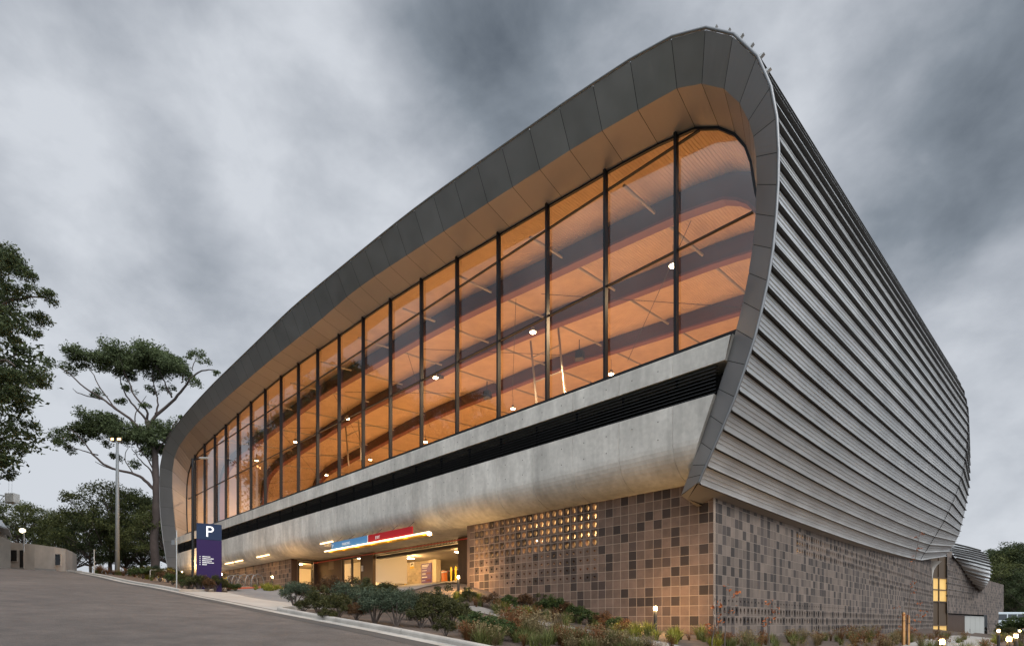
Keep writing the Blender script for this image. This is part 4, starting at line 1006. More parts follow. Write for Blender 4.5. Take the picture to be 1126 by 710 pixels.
# low steel hand rail left of the rim
x, y, _ = at(174, 630, 'd', 52)[3]; u, v = UV(x, y); g = ground(u, v); t = thing('hand_rail', 'low bent steel rail standing in the shrubs left of the rim', 'rail', (x, y, g))
b = MB(); b.tube([(-.75, 0, 0), (-.75, 0, 1.0), (-.7, 0, 1.06), (.7, 0, 1.06), (.75, 0, 1.0), (.75, 0, 0)], 0.045, 8); b.build('hoop', m_tube, t, local=True); b = MB(); b.tube([(-.1, 0, 0), (-.1, 0, 1.04)], 0.03, 6); b.build('upright', m_tube, t, local=True)
# bicycle racks and bicycles
def rack(u, label, v=-2.3):
    g = ground(u, v) + 0.04; t = thing('bicycle_rack', label, 'bicycle rack', P(u, v, g), math.atan2(VD[1], VD[0]) + 0.15, 'hoop racks in front of the left block wall')
    b = MB(); b.tube([(-.55, 0, 0), (-.53, 0, .55), (-.38, 0, .92), (0, 0, 1.08), (.38, 0, .92), (.53, 0, .55), (.55, 0, 0)], 0.042, 8); b.build('hoop', m_trim, t, local=True, smooth=True)
    for s in (-1, 1): b = MB(); b.lathe([(0.1, 0), (0.1, 0.012), (0.05, 0.014)], (s * .55, 0, 0), 10); b.build('base_plate', m_trim, t, local=True)
racks = [at(x, 640, 'v', -2.3)[0] for x in (283.5, 276.5, 269, 261.5, 255.5)]
for k, u in enumerate(racks): rack(u, f'silver hoop bicycle rack, {ORD[k]} from the right in the row by the wall')
m_tyre = mat('tyre_rubber', (0.02, 0.02, 0.02), 0.8)
def bicycle(u, v, colr, label, rz):
    g = ground(u, v) + 0.04; t = thing('bicycle', label, 'bicycle', P(u, v, g), rz, 'parked bicycles'); mf = mat('bike_paint_%d' % int(colr[0] * 1000), colr, 0.4)
    for x in (-.52, .52):
        b = MB(); n = 24; b.tube([(x + .33 * math.cos(2 * math.pi * k / n), 0, .34 + .33 * math.sin(2 * math.pi * k / n)) for k in range(n + 1)], 0.022, 6, cap=False); w = b.build('wheel', m_tyre, t, local=True)
        b = MB(); [b.tube([(x, 0, .34), (x + .31 * math.cos(a), 0, .34 + .31 * math.sin(a))], 0.004, 3) for a in np.linspace(0, 6.28, 17)[:-1]]; b.tube([(x, -.05, .34), (x, .05, .34)], .03, 8); b.build('spokes', m_trim, w, local=True)
    b = MB(); fr = [((-.52, 0, .34), (-.08, 0, .33)), ((-.08, 0, .33), (-.2, 0, .86)), ((-.52, 0, .34), (-.17, 0, .76)), ((-.17, 0, .78), (.36, 0, .80)), ((-.08, 0, .33), (.37, 0, .74)), ((.37, 0, .92), (.52, 0, .34))]
    for a, c in fr: b.tube([a, c], 0.022, 6)
    b.build('frame', mf, t, local=True)
    b = MB(); b.boxpts([(-.34, -.07, .86), (-.08, -.02, .87), (-.08, .02, .87), (-.34, .07, .86), (-.34, -.07, .90), (-.08, -.02, .90), (-.08, .02, .90), (-.34, .07, .90)]); b.build('saddle', m_tyre, t, local=True)
    b = MB(); b.tube([(.37, 0, .9), (.36, 0, 1.0)], .018, 6); b.tube([(.42, -.3, 1.02), (.36, -.1, 1.0), (.36, .1, 1.0), (.42, .3, 1.02)], .016, 6); b.build('handlebar', m_tyre, t, local=True)
    b = MB(); b.tube([(-.08, -.1, .33), (-.08, .1, .33)], .03, 8); b.tube([(-.08, -.1, .33), (.06, -.12, .22)], .012, 5); b.tube([(-.08, .1, .33), (-.22, .12, .44)], .012, 5); b.build('crank', m_black, t, local=True)
rzb = math.atan2(VD[1], VD[0])
bicycle((racks[1] + racks[2]) / 2, -2.6, (0.03, 0.03, 0.035), 'dark bicycle locked between the hoops of the bicycle rack', rzb - 0.3)
bicycle(racks[3] + 0.6, -2.5, (0.02, 0.025, 0.05), 'dark blue bicycle leaning near the middle of the racks', rzb - 0.2)
bicycle(racks[4] + 1.2, -2.7, (0.55, 0.42, 0.02), 'yellow bicycle at the left end of the racks near the pylon', rzb + 0.3)
# ================================================================ NEIGHBOURING BUILDINGS
# second block-work wing beyond the hall, with its own metal vault
wP = np.array([55.1, 70.0]); wD = np.array([0.749, 0.663]); wD = wD / np.linalg.norm(wD); wN = np.array([-wD[1], wD[0]])   # depth direction (into the wing)
def W(s, d, z): q = wP + wD * s + wN * d; return (q[0], q[1], z)
def wat(px, py, d=0.0):
    a, b = (px - CX0) / F, (HZ - py) / F; o = wP + wN * d
    s = (a * o[1] - o[0]) / (wD[0] - a * wD[1]); Y = o[1] + s * wD[1]; return s, b * Y
s1, ztopW = wat(1104, 645); s0 = 0.0; sm, zd_ = wat(1077, 652)
wing = thing('block_wing', 'far chequered block wing with a small ribbed metal vault and a pale grey door', 'building', W(20, 5, -2))
hx = lambda c, r: (0.075, 0.11) if (r % 2 == 1 and c < 70 - r * 1.5 and 8 < r < 22) or (r in (9, 10, 12) and c > 75) else None
dA, dB = wat(1064, 690)[0], wat(1085, 690)[0]; zdoor = wat(1075, 678)[1]; zg = -2.3
mb = MB(); nR_ = int((ztopW + 3.0) / 0.4)
cA = int(dB / 0.4) + 1
def wall_top(s):   # sloping parapet on the near part
    return 100
m1 = MB(); zt_hi = wat(1046, 606)[1]
rows_hi = int((zt_hi + 3.0) / 0.4)
tri0 = wat(1047, 610); tri1 = wat(1078.5, 651)
def wing_fn(s, d, z): return W(s, d, z)
rg = random.Random(21)
# the near part's top follows the vault's lower edge: build column by column
ncol = int(s1 / 0.4)
for c in range(ncol):
    s = c * 0.4
    top = np.interp(s, [0, tri0[0], tri1[0], s1], [tri0[1] + 0.5, tri0[1], tri1[1], ztopW]) if s < tri1[0] else ztopW
    r0 = max(0, int((12.0 - top) / 0.4)); bot = zdoor + 0.25 if s < dB + 0.2 else zg
    r1_ = int((12.0 - bot) / 0.4)
    block_wall(m1, wing_fn, [c], range(r0, r1_), hx, 100 + c, ztop=12.0, nseg=6, pdark=0.33)
m1.build('block_wall', BM2, wing)
mb = MB()
for k in range(int(dA / 0.25)): mb.boxpts([W(k * .25, .3, zg), W(k * .25 + .2, .3, zg), W(k * .25 + .2, .45, zg), W(k * .25, .45, zg), W(k * .25, .3, zdoor + .25), W(k * .25 + .2, .3, zdoor + .25), W(k * .25 + .2, .45, zdoor + .25), W(k * .25, .45, zdoor + .25)])
mb.boxpts([W(0, .5, zg), W(dA, .5, zg), W(dA, .6, zg), W(0, .6, zg), W(0, .5, zdoor + .25), W(dA, .5, zdoor + .25), W(dA, .6, zdoor + .25), W(0, .6, zdoor + .25)]); mb.build('batten_screen', m_brown, wing)
m_gdoor = mat('pale_grey_door', (0.36, 0.36, 0.33), 0.6, noise=0.06)
n_ = 4; w_ = (dB - dA) / n_
mb = MB()
mb.boxpts([W(dA, .42, zg), W(dB, .42, zg), W(dB, .5, zg), W(dA, .5, zg), W(dA, .42, zdoor + .2), W(dB, .42, zdoor + .2), W(dB, .5, zdoor + .2), W(dA, .5, zdoor + .2)]); dr = mb.build('door', m_blackf, wing)
for k in range(n_):
    mb = MB(); a, c = dA + k * w_ + .04, dA + (k + 1) * w_ - .04
    mb.boxpts([W(a, .3, zg), W(c, .3, zg), W(c, .41, zg), W(a, .41, zg), W(a, .3, zdoor + .15), W(c, .3, zdoor + .15), W(c, .41, zdoor + .15), W(a, .41, zdoor + .15)]); mb.build('door_leaf', m_gdoor, dr)
mb = MB(); mb.tube([W(dA + w_ - .3, .28, zg + .9), W(dA + w_ - .3, .28, zg + 1.4)], .03, 6); mb.build('handle', m_black, dr)
# vault: ribs from the diagonal edge on the wall out to a bulging far edge
De = [(1078.5, 651), (1070, 640), (1062, 629.5), (1054, 619), (1047, 609.5), (1046, 603), (1050, 596.5)]
Re = [(1078.6, 650.5), (1084, 644), (1087.5, 637.5), (1089, 628), (1088, 619), (1084, 611), (1076, 604)]
Dp = []
for k, q in enumerate(De):
    s, z = wat(*q) if k < 5 else wat(q[0], q[1], 1.0 + 2.5 * (k - 4)); p = np.array(W(s, -0.05 if k < 5 else 1.0 + 2.5 * (k - 4), z)); Dp.append(p)
Rp = []
for k, q in enumerate(Re):
    d = [-0.05, -1.4, -2.1, -2.3, -1.4, 0.5, 3.5][k]; s, z = wat(q[0], q[1], d); Rp.append(np.array(W(s, d, z)))
Dp = crspline(Dp, 6); Rp = crspline(Rp, 6); nn = len(Dp); rows = []
prf = [(0, 0), (0.0, 0.26), (0.1, 0.26), (0.16, 0.02), (0.9, 0.0), (0.91, -.05), (0.99, -.05)]
nrib = 17; cent = np.array(W(8, 8, 3))
for k in range(nrib):
    for f, h_ in prf:
        x = (k + f) / nrib * (nn - 1); i = min(int(x), nn - 2); w = x - i
        a = Dp[i] * (1 - w) + Dp[i + 1] * w; b = Rp[i] * (1 - w) + Rp[i + 1] * w
        ip = min(i + 2, nn - 1); im = max(i - 1, 0); on = np.cross(b - a, (Dp[ip] + Rp[ip]) - (Dp[im] + Rp[im])); on /= max(np.linalg.norm(on), 1e-6); on = -on if on @ ((a + b) / 2) > 0 else on
        rows.append([tuple(a + on * h_), tuple((a + b) / 2 + on * (h_ + 0.05)), tuple(b + on * h_)])
rows = [list(r_) for r_ in zip(*rows)]; mb = MB(); mb.loft(rows, cols=([1, 0, 0, 0, 1, 1, 1] * nrib)[:len(rows[0]) - 1]); mb.build('metal_vault', [m_clad, MATS['painted_fin_shade']], wing)  # same dark colour paints the shade under the vault ribs
mb = MB(); back = W(24, 14, 2); mb.add([tuple(p) for p in Rp[::3]] + [W(30, 14, float(Rp[0][2])), W(30, 14, float(Rp[-1][2]) + 1)], [tuple(range(len(Rp[::3]))) + (len(Rp[::3]) + 1, len(Rp[::3]))]); mb.build('vault_end', m_clad, wing)
mb = MB(); mb.loft([[tuple(Dp[-1]), tuple(Rp[-1])], [W(0, 16, float(Dp[-1][2]) - 1), W(32, 16, float(Rp[-1][2]) - 1)]]); mb.build('roof', m_clad, wing)
mb = MB(); mb.boxpts([W(s1 - .02, .02, zg), W(s1, .02, zg), W(s1, 20, zg), W(s1 - .02, 20, zg), W(s1 - .02, .02, ztopW), W(s1, .02, ztopW), W(s1, 20, ztopW), W(s1 - .02, 20, ztopW)]); mb.build('side_wall', m_blkL, wing)
# glazed stair bay between hall and wing
ga = at(1026.5, 650, 'u', 0.6); bay = thing('glazed_bay', 'narrow tall glazed bay glowing yellow between the hall and the far wing', 'stair bay', P(1, 58, -1))
A_ = np.array([(1023.5 - CX0) / F * 68.0, 68.0]); B_ = np.array([(1042.4 - CX0) / F * 70.3, 70.3])
def G(t, d, z): q = A_ + (B_ - A_) * t; n = np.array([(B_ - A_)[1], -(B_ - A_)[0]]); n /= np.linalg.norm(n); return (q[0] - n[0] * d, q[1] - n[1] * d, z)
if G(0.5, 1, 0)[1] < G(0.5, 0, 0)[1]:
    G0 = G
    def G(t, d, z): return G0(t, -d, z)
Yb = float((A_ + B_)[1] / 2); zq = lambda py: (HZ - py) / F * Yb
m_yel = mat('lit_curtain_glass', (0.5, 0.33, 0.10), 0.4, emit=(1.0, 0.58, 0.18), estr=0.42, noise=0.2, scale=0.7)
m_dbr = mat('bronze_louvre', (0.09, 0.06, 0.035), 0.5, metal=0.3)
def gb(mb, t0, t1, d0, d1, z0, z1): mb.boxpts([G(t0, d0, z0), G(t1, d0, z0), G(t1, d1, z0), G(t0, d1, z0), G(t0, d0, z1), G(t1, d0, z1), G(t1, d1, z1), G(t0, d1, z1)])
zb0, zb1, zb2, zb3, zb4 = -2.4, zq(687), zq(661), zq(635), zq(610)
for nm, z0, z1, mm in (('lit_pane', zb0, zb1, m_yel), ('bronze_panel', zb1, zb2, m_dbr), ('lit_pane', zb2, zb3, m_yel), ('bronze_panel', zb3, zb4 + 4, m_dbr)):
    for t0, t1 in ((0.0, 0.46), (0.5, 0.98)):
        mb = MB(); gb(mb, t0, t1, 0.1, 0.16, z0 + .03, z1 - .03); mb.build(nm, mm, bay)
mb = MB()
for t in (0, .46, .96): gb(mb, t, t + .045, 0.0, 0.2, zb0, zb4 + 4)
for z in (zb1, zb2, (zb2 + zb3) / 2, zb3): gb(mb, 0, 1, -0.02, 0.17, z - .06, z + .06)
mb.build('frame', m_dbr, bay)
mb = MB(); gb(mb, -.2, 1.2, .4, 14, zb0, zb4 + 4); mb.build('rear_wall', m_dark, bay)
# flared concrete rainwater head at the end of the hall wall
hd = at(1026, 622, 'v', 54.6)
t = thing('rain_head', 'small flared concrete rain head under the far end of the metal shell', 'rain head', P(-0.1, 54.4, 4))
mb = MB(); ringz = [(6.6, .95), (6.4, .75), (6.1, .5), (5.7, .3), (5.2, .2), (4.6, .16)]; rows = []
for z, r_ in ringz: rows.append([(P(0.15, 54.3, 0)[0] + r_ * math.cos(a), P(0.15, 54.3, 0)[1] + r_ * math.sin(a), z) for a in np.linspace(0, 2 * math.pi, 20)[:-1]])
mb.loft(rows, closed=True); mb.build('funnel', m_conc, t, smooth=True)
# low concrete building at the top of the road
m_oldc = mat('old_concrete', (0.50, 0.43, 0.36), 0.9, noise=0.2, scale=0.6, bump=0.3, bscale=20, stretch=(1, 1, .5))
DL = 66.0
def BL(px, py, d): return at(px, py, 'd', d)[3]
lowb = thing('concrete_building', 'low curved concrete building with dark openings at the top of the road', 'building', BL(40, 625, DL))
zt_ = lambda py, d: (HZ - py) / F * d
line = [(11.5, 66.0), (38, 66.0), (60, 66.5), (72, 67.5), (80, 70), (84.5, 75)]
base = 5.3
tops = [595.6, 598, 601, 603, 606.5, 609.5]
op = {'window': [((12.2, 604.3), (19.6, 617))], }
mb = MB(); rows = []
for (x, d), ty in zip(line, tops):
    p = BL(x, 600, d); rows.append([(p[0], p[1], base), (p[0], p[1], zt_(ty, d)), (p[0] * 1.09, p[1] * 1.09, zt_(ty, d)), (p[0] * 1.09, p[1] * 1.09, base)])
mb.loft(rows); mb.build('wall', m_oldc, lowb)
mb = MB()
p0, p1 = BL(-60, 600, 63.5), BL(11.8, 600, 63.5); zc = zt_(581, 63.5)
mb.boxpts([(p0[0], p0[1], base), (p1[0], p1[1], base), (p1[0] * 1.1, p1[1] * 1.1, base), (p0[0], p0[1] + 7, base), (p0[0], p0[1], zc + 2.0), (p1[0], p1[1], zt_(594, 63.5)), (p1[0] * 1.1, p1[1] * 1.1, zt_(594, 63.5)), (p0[0], p0[1] + 7, zc + 2.0)]); mb.build('end_wall', m_oldc, lowb)
mb = MB(); a_, b_, c_ = BL(-60, 600, 63.2), BL(0, 582, 63.2), BL(9.5, 582, 63.2)
q0, q1, q2 = zt_(581, 63.2), zt_(593.5, 63.2), 0.14
mb.boxpts([(p0[0], p0[1] - .4, zc + 2.0), (BL(9.8, 600, 63.1)[0], p1[1] - .4, zt_(582, 63.1)), (BL(9.8, 600, 63.1)[0] * 1.1, p1[1] * 1.1, zt_(582, 63.1)), (p0[0], p0[1] + 7, zc + 2.0), (p0[0], p0[1] - .4, zc + 2.3), (BL(9.8, 600, 63.1)[0], p1[1] - .4, zt_(580.5, 63.1)), (BL(9.8, 600, 63.1)[0] * 1.1, p1[1] * 1.1, zt_(580.5, 63.1)), (p0[0], p0[1] + 7, zc + 2.3)]); mb.build('roof', mat('pale_roof', (0.55, 0.55, 0.55), .5), lowb)
def opening(x0, y0, x1, y1, nm, d=65.97):
    a, c = BL(x0, y1, d), BL(x1, y0, d); mb = MB(); mb.boxpts([(a[0], d - .10, a[2]), (c[0], d - .10, a[2]), (c[0], d + .02, a[2]), (a[0], d + .02, a[2]), (a[0], d - .10, c[2]), (c[0], d - .10, c[2]), (c[0], d + .02, c[2]), (a[0], d + .02, c[2])]); o = mb.build(nm, m_oldc, lowb)
    mb = MB(); e = .07; mb.boxpts([(a[0] + e, d - .13, a[2] + e), (c[0] - e, d - .13, a[2] + e), (c[0] - e, d - .05, a[2] + e), (a[0] + e, d - .05, a[2] + e), (a[0] + e, d - .13, c[2] - e), (c[0] - e, d - .13, c[2] - e), (c[0] - e, d - .05, c[2] - e), (a[0] + e, d - .05, c[2] - e)]); mb.build('pane' if nm == 'window' else 'leaf', mat('dark_window', (0.012, 0.013, 0.014), .15), o)
opening(12.2, 604, 20, 617.2, 'window'); opening(22, 604, 27, 624.5, 'door'); opening(61, 608.5, 67.5, 621.5, 'window', 66.3)
x, y, z = BL(23.5, 583, 64); t = thing('globe_lamp', 'cream globe lamp on a short post above the low concrete building', 'lamp', (x + .2, y, zt_(597, 64) - 1.0))
mb = MB(); mb.tube([(0.1, 0, 0), (0.1, 0, z - t.location.z)], .07, 8); mb.build('post', m_steel, t, local=True)
mb = MB(); mb.lathe([(0.05, -.28), (.22, -.2), (.32, 0), (.24, .18), (.08, .26)], (-.08, 0, z - t.location.z), 14); mb.build('globe', m_globe, t, local=True, smooth=True)
# small white kerb stones / pipe in front of it
for x0, x1 in ((38, 62), (73, 88)):
    a, c = BL(x0, 624.6, 60), BL(x1, 626.2, 60)
    u0_, v0_ = UV(a[0], a[1]); u1_, v1_ = UV(c[0], c[1])
    mb = MB(); mb.boxpts([(a[0], a[1], ground(u0_, v0_)), (c[0], c[1], ground(u1_, v1_)), (c[0], c[1] + .3, ground(u1_, v1_)), (a[0], a[1] + .3, ground(u0_, v0_)), (a[0], a[1], ground(u0_, v0_) + .22), (c[0], c[1], ground(u1_, v1_) + .22), (c[0], c[1] + .3, ground(u1_, v1_) + .22), (a[0], a[1] + .3, ground(u0_, v0_) + .22)]); tag(mb.build('kerb', m_conc_pave), kind='structure')
# working platform of a crane, hung from two cables at the left edge
d = 75; t = thing('hoist_platform', 'white steel hoist boom with a boxy end and thin cables at the left edge', 'crane', BL(5, 548, d))
mb = MB()
for dz in (0, .9):
    mb.tube([BL(-60, 538 , d)[:2] + (BL(0, 551, d)[2] + dz + 1.2,), BL(17, 550, d)[:2] + (BL(0, 551, d)[2] + dz - .4,)], .09, 6)
for k in range(9):
    x = -50 + 7 * k; a = BL(x, 550, d); zb = BL(0, 551, d)[2] + 1.2 - 1.6 * (x + 60) / 77; mb.tube([(a[0], a[1], zb), (a[0] + .8, a[1], zb + .9)], .05, 5)
mb.build('boom', m_signw, t)
a = BL(13.5, 547.5, d); mb = MB(); mb.box((a[0], a[1], a[2]), (.6, .5, .62)); mb.build('end_box', m_white, t, bevel=.05)
for x in (9.5, 13):
    a = BL(x, 546, d); c = BL(x + 1, 523, d); mb = MB(); mb.tube([a, (c[0], c[1], c[2] + 6)], .02, 4); mb.build('cable', m_steel, t)
a = BL(13, 523, d); mb = MB(); mb.tube([BL(-60, 560, d), BL(11, 520, d)], .12, 6); mb.build('strut', m_steel, t)
# parked bus beyond the wing at the right edge
d = 96; a = BL(1104, 690, d); c = BL(1127, 672.5, d); gx = ground(*UV(a[0], a[1]))
t = thing('parked_bus', 'pale parked bus beyond the block wing at the right edge', 'bus', ((a[0] + c[0]) / 2, d, -2.4))
L_ = 4.4; x0 = a[0] - 1.5; zb, ztp = -2.1, c[2]
def bb(x_0, x_1, y0, y1, z0, z1): m_ = MB(); m_.boxpts([(x_0, y0, z0), (x_1, y0, z0), (x_1, y1, z0), (x_0, y1, z0), (x_0, y0, z1), (x_1, y0, z1), (x_1, y1, z1), (x_0, y1, z1)]); return m_
bb(x0, x0 + 9, d, d + 2.4, zb + .5, ztp).build('body', mat('pale_bus_paint', (0.45, 0.5, 0.52), .35), t, bevel=.12)
for k in range(5): bb(x0 + .5 + 1.7 * k, x0 + 2.0 + 1.7 * k, d - .02, d - .001, ztp - 1.35, ztp - .35).build('window', mat('bus_glass', (.02, .025, .03), .1), t)
bb(x0 + .02, x0 + 8.98, d - .018, d - .001, zb + 1.0, zb + 1.2).build('stripe', mat('rust_stripe', (.35, .12, .05), .5), t)
for k in (1.6, 7.2):
    m_ = MB(); m_.tube([(x0 + k, d - .05, zb + .45), (x0 + k, d + .25, zb + .45)], .45, 16); w_ = m_.build('wheel', m_tyre, t); m_ = MB(); m_.tube([(x0 + k, d - .06, zb + .45), (x0 + k, d - .052, zb + .45)], .22, 12); m_.build('rim', m_steel, w_)
# overhead wire far right
# ================================================================ VEGETATION
def leaf(mb, c, r, rg, size, flat=0.5, asp=0.45, up=0.3):
    d = Vector((rg.gauss(0, 1), rg.gauss(0, 1), rg.gauss(0, 1) + up)).normalized(); e = d.orthogonal().normalized(); e.rotate(Matrix.Rotation(rg.random() * 6.28, 3, d)) ; f = d.cross(e)
    s = size * (0.6 + 0.8 * rg.random()); c = Vector(c)
    mb.add([c - e * s, c - f * s * asp * 0.9 + d * s * .12, c + e * s, c + f * s * asp * 0.9 + d * s * .12], [(0, 1, 2, 3)], r, rg.random())
def clump(mb, c, rad, n, rg, size, mi=0, flat=0.7, asp=0.45):
    """uneven tuft: several sub-tufts, leaves thickest near their skins"""
    k = max(3, int(6 * min(2, rad))); subs = []
    for _ in range(k):
        d = Vector((rg.gauss(0, 1), rg.gauss(0, 1), rg.gauss(0, .8))).normalized() * rad * (0.35 + .5 * rg.random()); subs.append((Vector(c) + Vector((d.x, d.y, d.z * flat)), rad * (0.32 + 0.3 * rg.random())))
    for _ in range(n):
        s, r_ = subs[rg.randrange(k)]; d = Vector((rg.gauss(0, 1), rg.gauss(0, 1), rg.gauss(0, 1))).normalized() * r_ * (0.35 + 0.75 * rg.random() + 0.18 * rg.random() ** 4)
        leaf(mb, s + Vector((d.x, d.y, d.z * flat)), mi, rg, size, asp=asp)
m_bark = mat('bark', (0.11, 0.085, 0.07), 0.9, noise=0.35, scale=2.5, bump=0.5, bscale=8)
m_bark2 = mat('pale_bark', (0.065, 0.047, 0.040), 0.85, noise=0.35, scale=1.2, bump=0.4, bscale=6)
m_euc = leaf_mat('eucalypt_leaf', (0.036, 0.052, 0.022), (0.15, 0.185, 0.080), trans=.35)
m_dk = leaf_mat('dark_leaf', (0.022, 0.034, 0.014), (0.10, 0.125, 0.048))
m_ol = leaf_mat('olive_leaf', (0.034, 0.046, 0.015), (0.145, 0.155, 0.050))
# ---- tall eucalypt left of the hall: limbs laid out at its own distance
def tree_from(name, label, D, trunk_base, limbs, clumps, lsize, dens_, mleaf, mbark, seed, depth, group=None, sx=1.0):
    rg = random.Random(seed); sc = D / F
    def pt(px, py, dy=0): x, y, z = at(px, py, 'd', D)[3]; return Vector((x, y + dy, z))
    b0 = pt(*trunk_base); u, v = UV(b0.x, b0.y); g = ground(u, v)
    t = thing(name, label, 'tree', (b0.x, b0.y, g), 0, group)
    mb = MB()
    for pts, r0, r1, dy in limbs:
        n = len(pts); q = [pt(x, y, dy * i / max(1, n - 1)) for i, (x, y) in enumerate(pts)]
        c = crspline([tuple(p) for p in q], 4); rr = list(np.linspace(r0, r1, len(c)))
        c = [Vector(p) + Vector((rg.gauss(0, .06), rg.gauss(0, .06), 0)) for p in c]
        mb.tube([tuple(p) for p in c], rr, 7)
    mb.tube([(b0.x, b0.y, g - .3), (b0.x, b0.y, g + .4), tuple(b0)], [limbs[0][1] * 1.5, limbs[0][1] * 1.15, limbs[0][1]], 8)
    tr = mb.build('trunk', mbark, t, smooth=True)
    mb = MB()
    for x, y, r_ in clumps:
        R_ = r_ * sc; k = 2 if r_ > 9 else 1
        for _ in range(k):
            c = pt(x, y, rg.uniform(-depth, depth) * min(1, r_ / 12)); clump(mb, c, R_ * (1.2 if k == 1 else 1.15), int(dens_ * R_ * R_), rg, lsize, flat=0.75)
    mb.build('crown', mleaf, t)
    return t
limbsA = [([(171, 628), (169.5, 600), (171.5, 560), (172, 530), (170, 501), (165.7, 477), (161, 462)], .62, .34, 0),
          ([(163, 469), (171, 455.6), (189.8, 437), (200.5, 421), (211, 407.5), (224.6, 402), (231, 402)], .26, .05, 1.5),
          ([(161, 466), (157.7, 479), (147, 463.6), (128.3, 450), (115, 439.6), (96, 427.5), (80, 412.8), (66, 404)][1:], .22, .05, -1.0),
          ([(115, 439.6), (93.5, 434), (80, 429), (75, 424)], .10, .03, 1.0), ([(161, 462), (155, 456), (140, 440), (128, 423), (120, 402)], .2, .05, 1.8), ([(161, 462), (163, 452), (152, 437), (147, 420), (140, 398)], .18, .05, -1.8),
          ([(171, 455), (172, 440), (166, 420), (162, 400)], .14, .04, 1.0), ([(189, 437), (184, 424), (178, 410), (170, 398)], .13, .04, -1), ([(200, 421), (200, 410), (192, 402)], .1, .04, 1), ([(211, 407), (213, 396), (216, 390)], .07, .03, .5), ([(128, 450), (112, 428), (104, 410), (96, 398)], .1, .03, -1), ([(147, 463), (150, 448), (156, 432)], .09, .03, 1),
          ([(171.5, 540), (160, 528), (147, 521), (125.6, 515.8), (112, 506.4), (104, 495.7), (93.5, 482), (84, 474)], .24, .05, -1.5), ([(107, 500), (96, 497), (85.5, 494), (74, 490)], .1, .03, -1), ([(125, 516), (112, 511), (104, 507)], .09, .03, 0), ([(172, 530), (163, 515), (150, 504), (140, 490)], .14, .04, 1), ([(171, 520), (160, 500), (150, 485)], .12, .04, -1), ([(170, 500), (180, 488), (192, 472), (200, 462)], .16, .05, -.8), ([(147, 521), (138, 508), (136, 498), (140, 486)], .08, .03, .5)]
clA = [(60, 402, 8), (75, 404, 9), (92, 395, 12), (108, 393, 10), (118, 398, 11), (135, 394, 13), (150, 394, 14), (165, 390, 14), (178, 394, 13), (190, 403, 12), (202, 410, 11), (213, 421, 7), (146, 410, 9), (160, 424, 7), (105, 432, 7), (126, 437, 7), (203, 386, 5), (215, 390, 6), (224, 392, 5), (231, 402, 6), (236, 411, 5), (180, 424, 7), (140, 425, 7), (163, 447, 6), (172, 408, 9), (150, 380, 6), (84, 393, 7), (196, 396, 8), (122, 392, 12), (143, 390, 14), (157, 393, 14), (172, 392, 14), (185, 398, 13), (100, 394, 10), (130, 404, 10), (158, 404, 10), (84, 399, 8), (194, 404, 10), (112, 463, 12), (124, 468, 12), (92, 470, 10), (138, 482, 10), (165, 486, 11), (183, 476, 12), (76, 486, 9), (153, 478, 11),
       (62, 484, 8), (72, 477, 10), (84, 468, 11), (68, 491, 7), (100, 464, 12), (117, 458, 11), (130, 476, 12), (145, 475, 11), (110, 480, 7), (160, 480, 12), (176, 474, 13), (191, 465, 11), (150, 490, 9), (170, 490, 10), (200, 459, 7), (123, 500, 7), (149, 511, 7), (164, 500, 8), (120, 489, 6), (95, 476, 7), (180, 486, 10)]
tree_from('eucalyptus_tree', 'tall eucalyptus with bare pale limbs and flat crown rising left of the hall', 82, (171, 628), limbsA, clA, .17, 290, m_euc, m_bark2, 4, 3.0)
clB = [(2, 285, 15), (18, 290, 15), (33, 305, 14), (45, 318, 10), (50, 330, 7), (15, 318, 13), (28, 340, 11), (5, 348, 13), (24, 370, 11), (8, 366, 11), (30, 360, 9), (20, 381, 7), (5, 395, 12), (20, 404, 14), (30, 418, 11), (8, 422, 15), (22, 438, 11), (4, 440, 13), (36, 428, 7), (10, 456, 12), (2, 475, 14), (10, 490, 11), (6, 507, 10), (-2, 515, 9),
       (-20, 275, 25), (-45, 280, 28), (-75, 265, 30), (-110, 280, 30), (-140, 310, 28), (-30, 330, 28), (-60, 340, 28), (-100, 350, 30), (-25, 400, 26), (-55, 420, 26), (-130, 400, 28), (-20, 470, 20), (-50, 490, 22), (-150, 450, 24), (-100, 440, 26), (-170, 370, 22)]
limbsB = [([(-92, 700), (-90, 640), (-88, 560), (-84, 480), (-78, 400), (-72, 330), (-70, 280)], .62, .15, 0), ([(-84, 480), (-50, 440), (-20, 415), (10, 400), (28, 408)], .2, .05, -1), ([(-80, 420), (-45, 370), (-15, 340), (12, 322), (40, 320)], .2, .05, 1), ([(-86, 520), (-50, 510), (-15, 495), (8, 490)], .16, .04, 0), ([(-76, 360), (-40, 320), (-5, 295), (20, 288)], .16, .04, 0), ([(-84, 480), (-120, 430), (-140, 380)], .2, .06, 0), ([(-74, 340), (-110, 310), (-130, 290)], .15, .05, 0)]
tree_from('eucalyptus_tree', 'large dark eucalyptus entering the frame at the left edge', 47.5, (-92, 690), limbsB, clB, .115, 560, m_dk, m_bark, 9, 2.2)
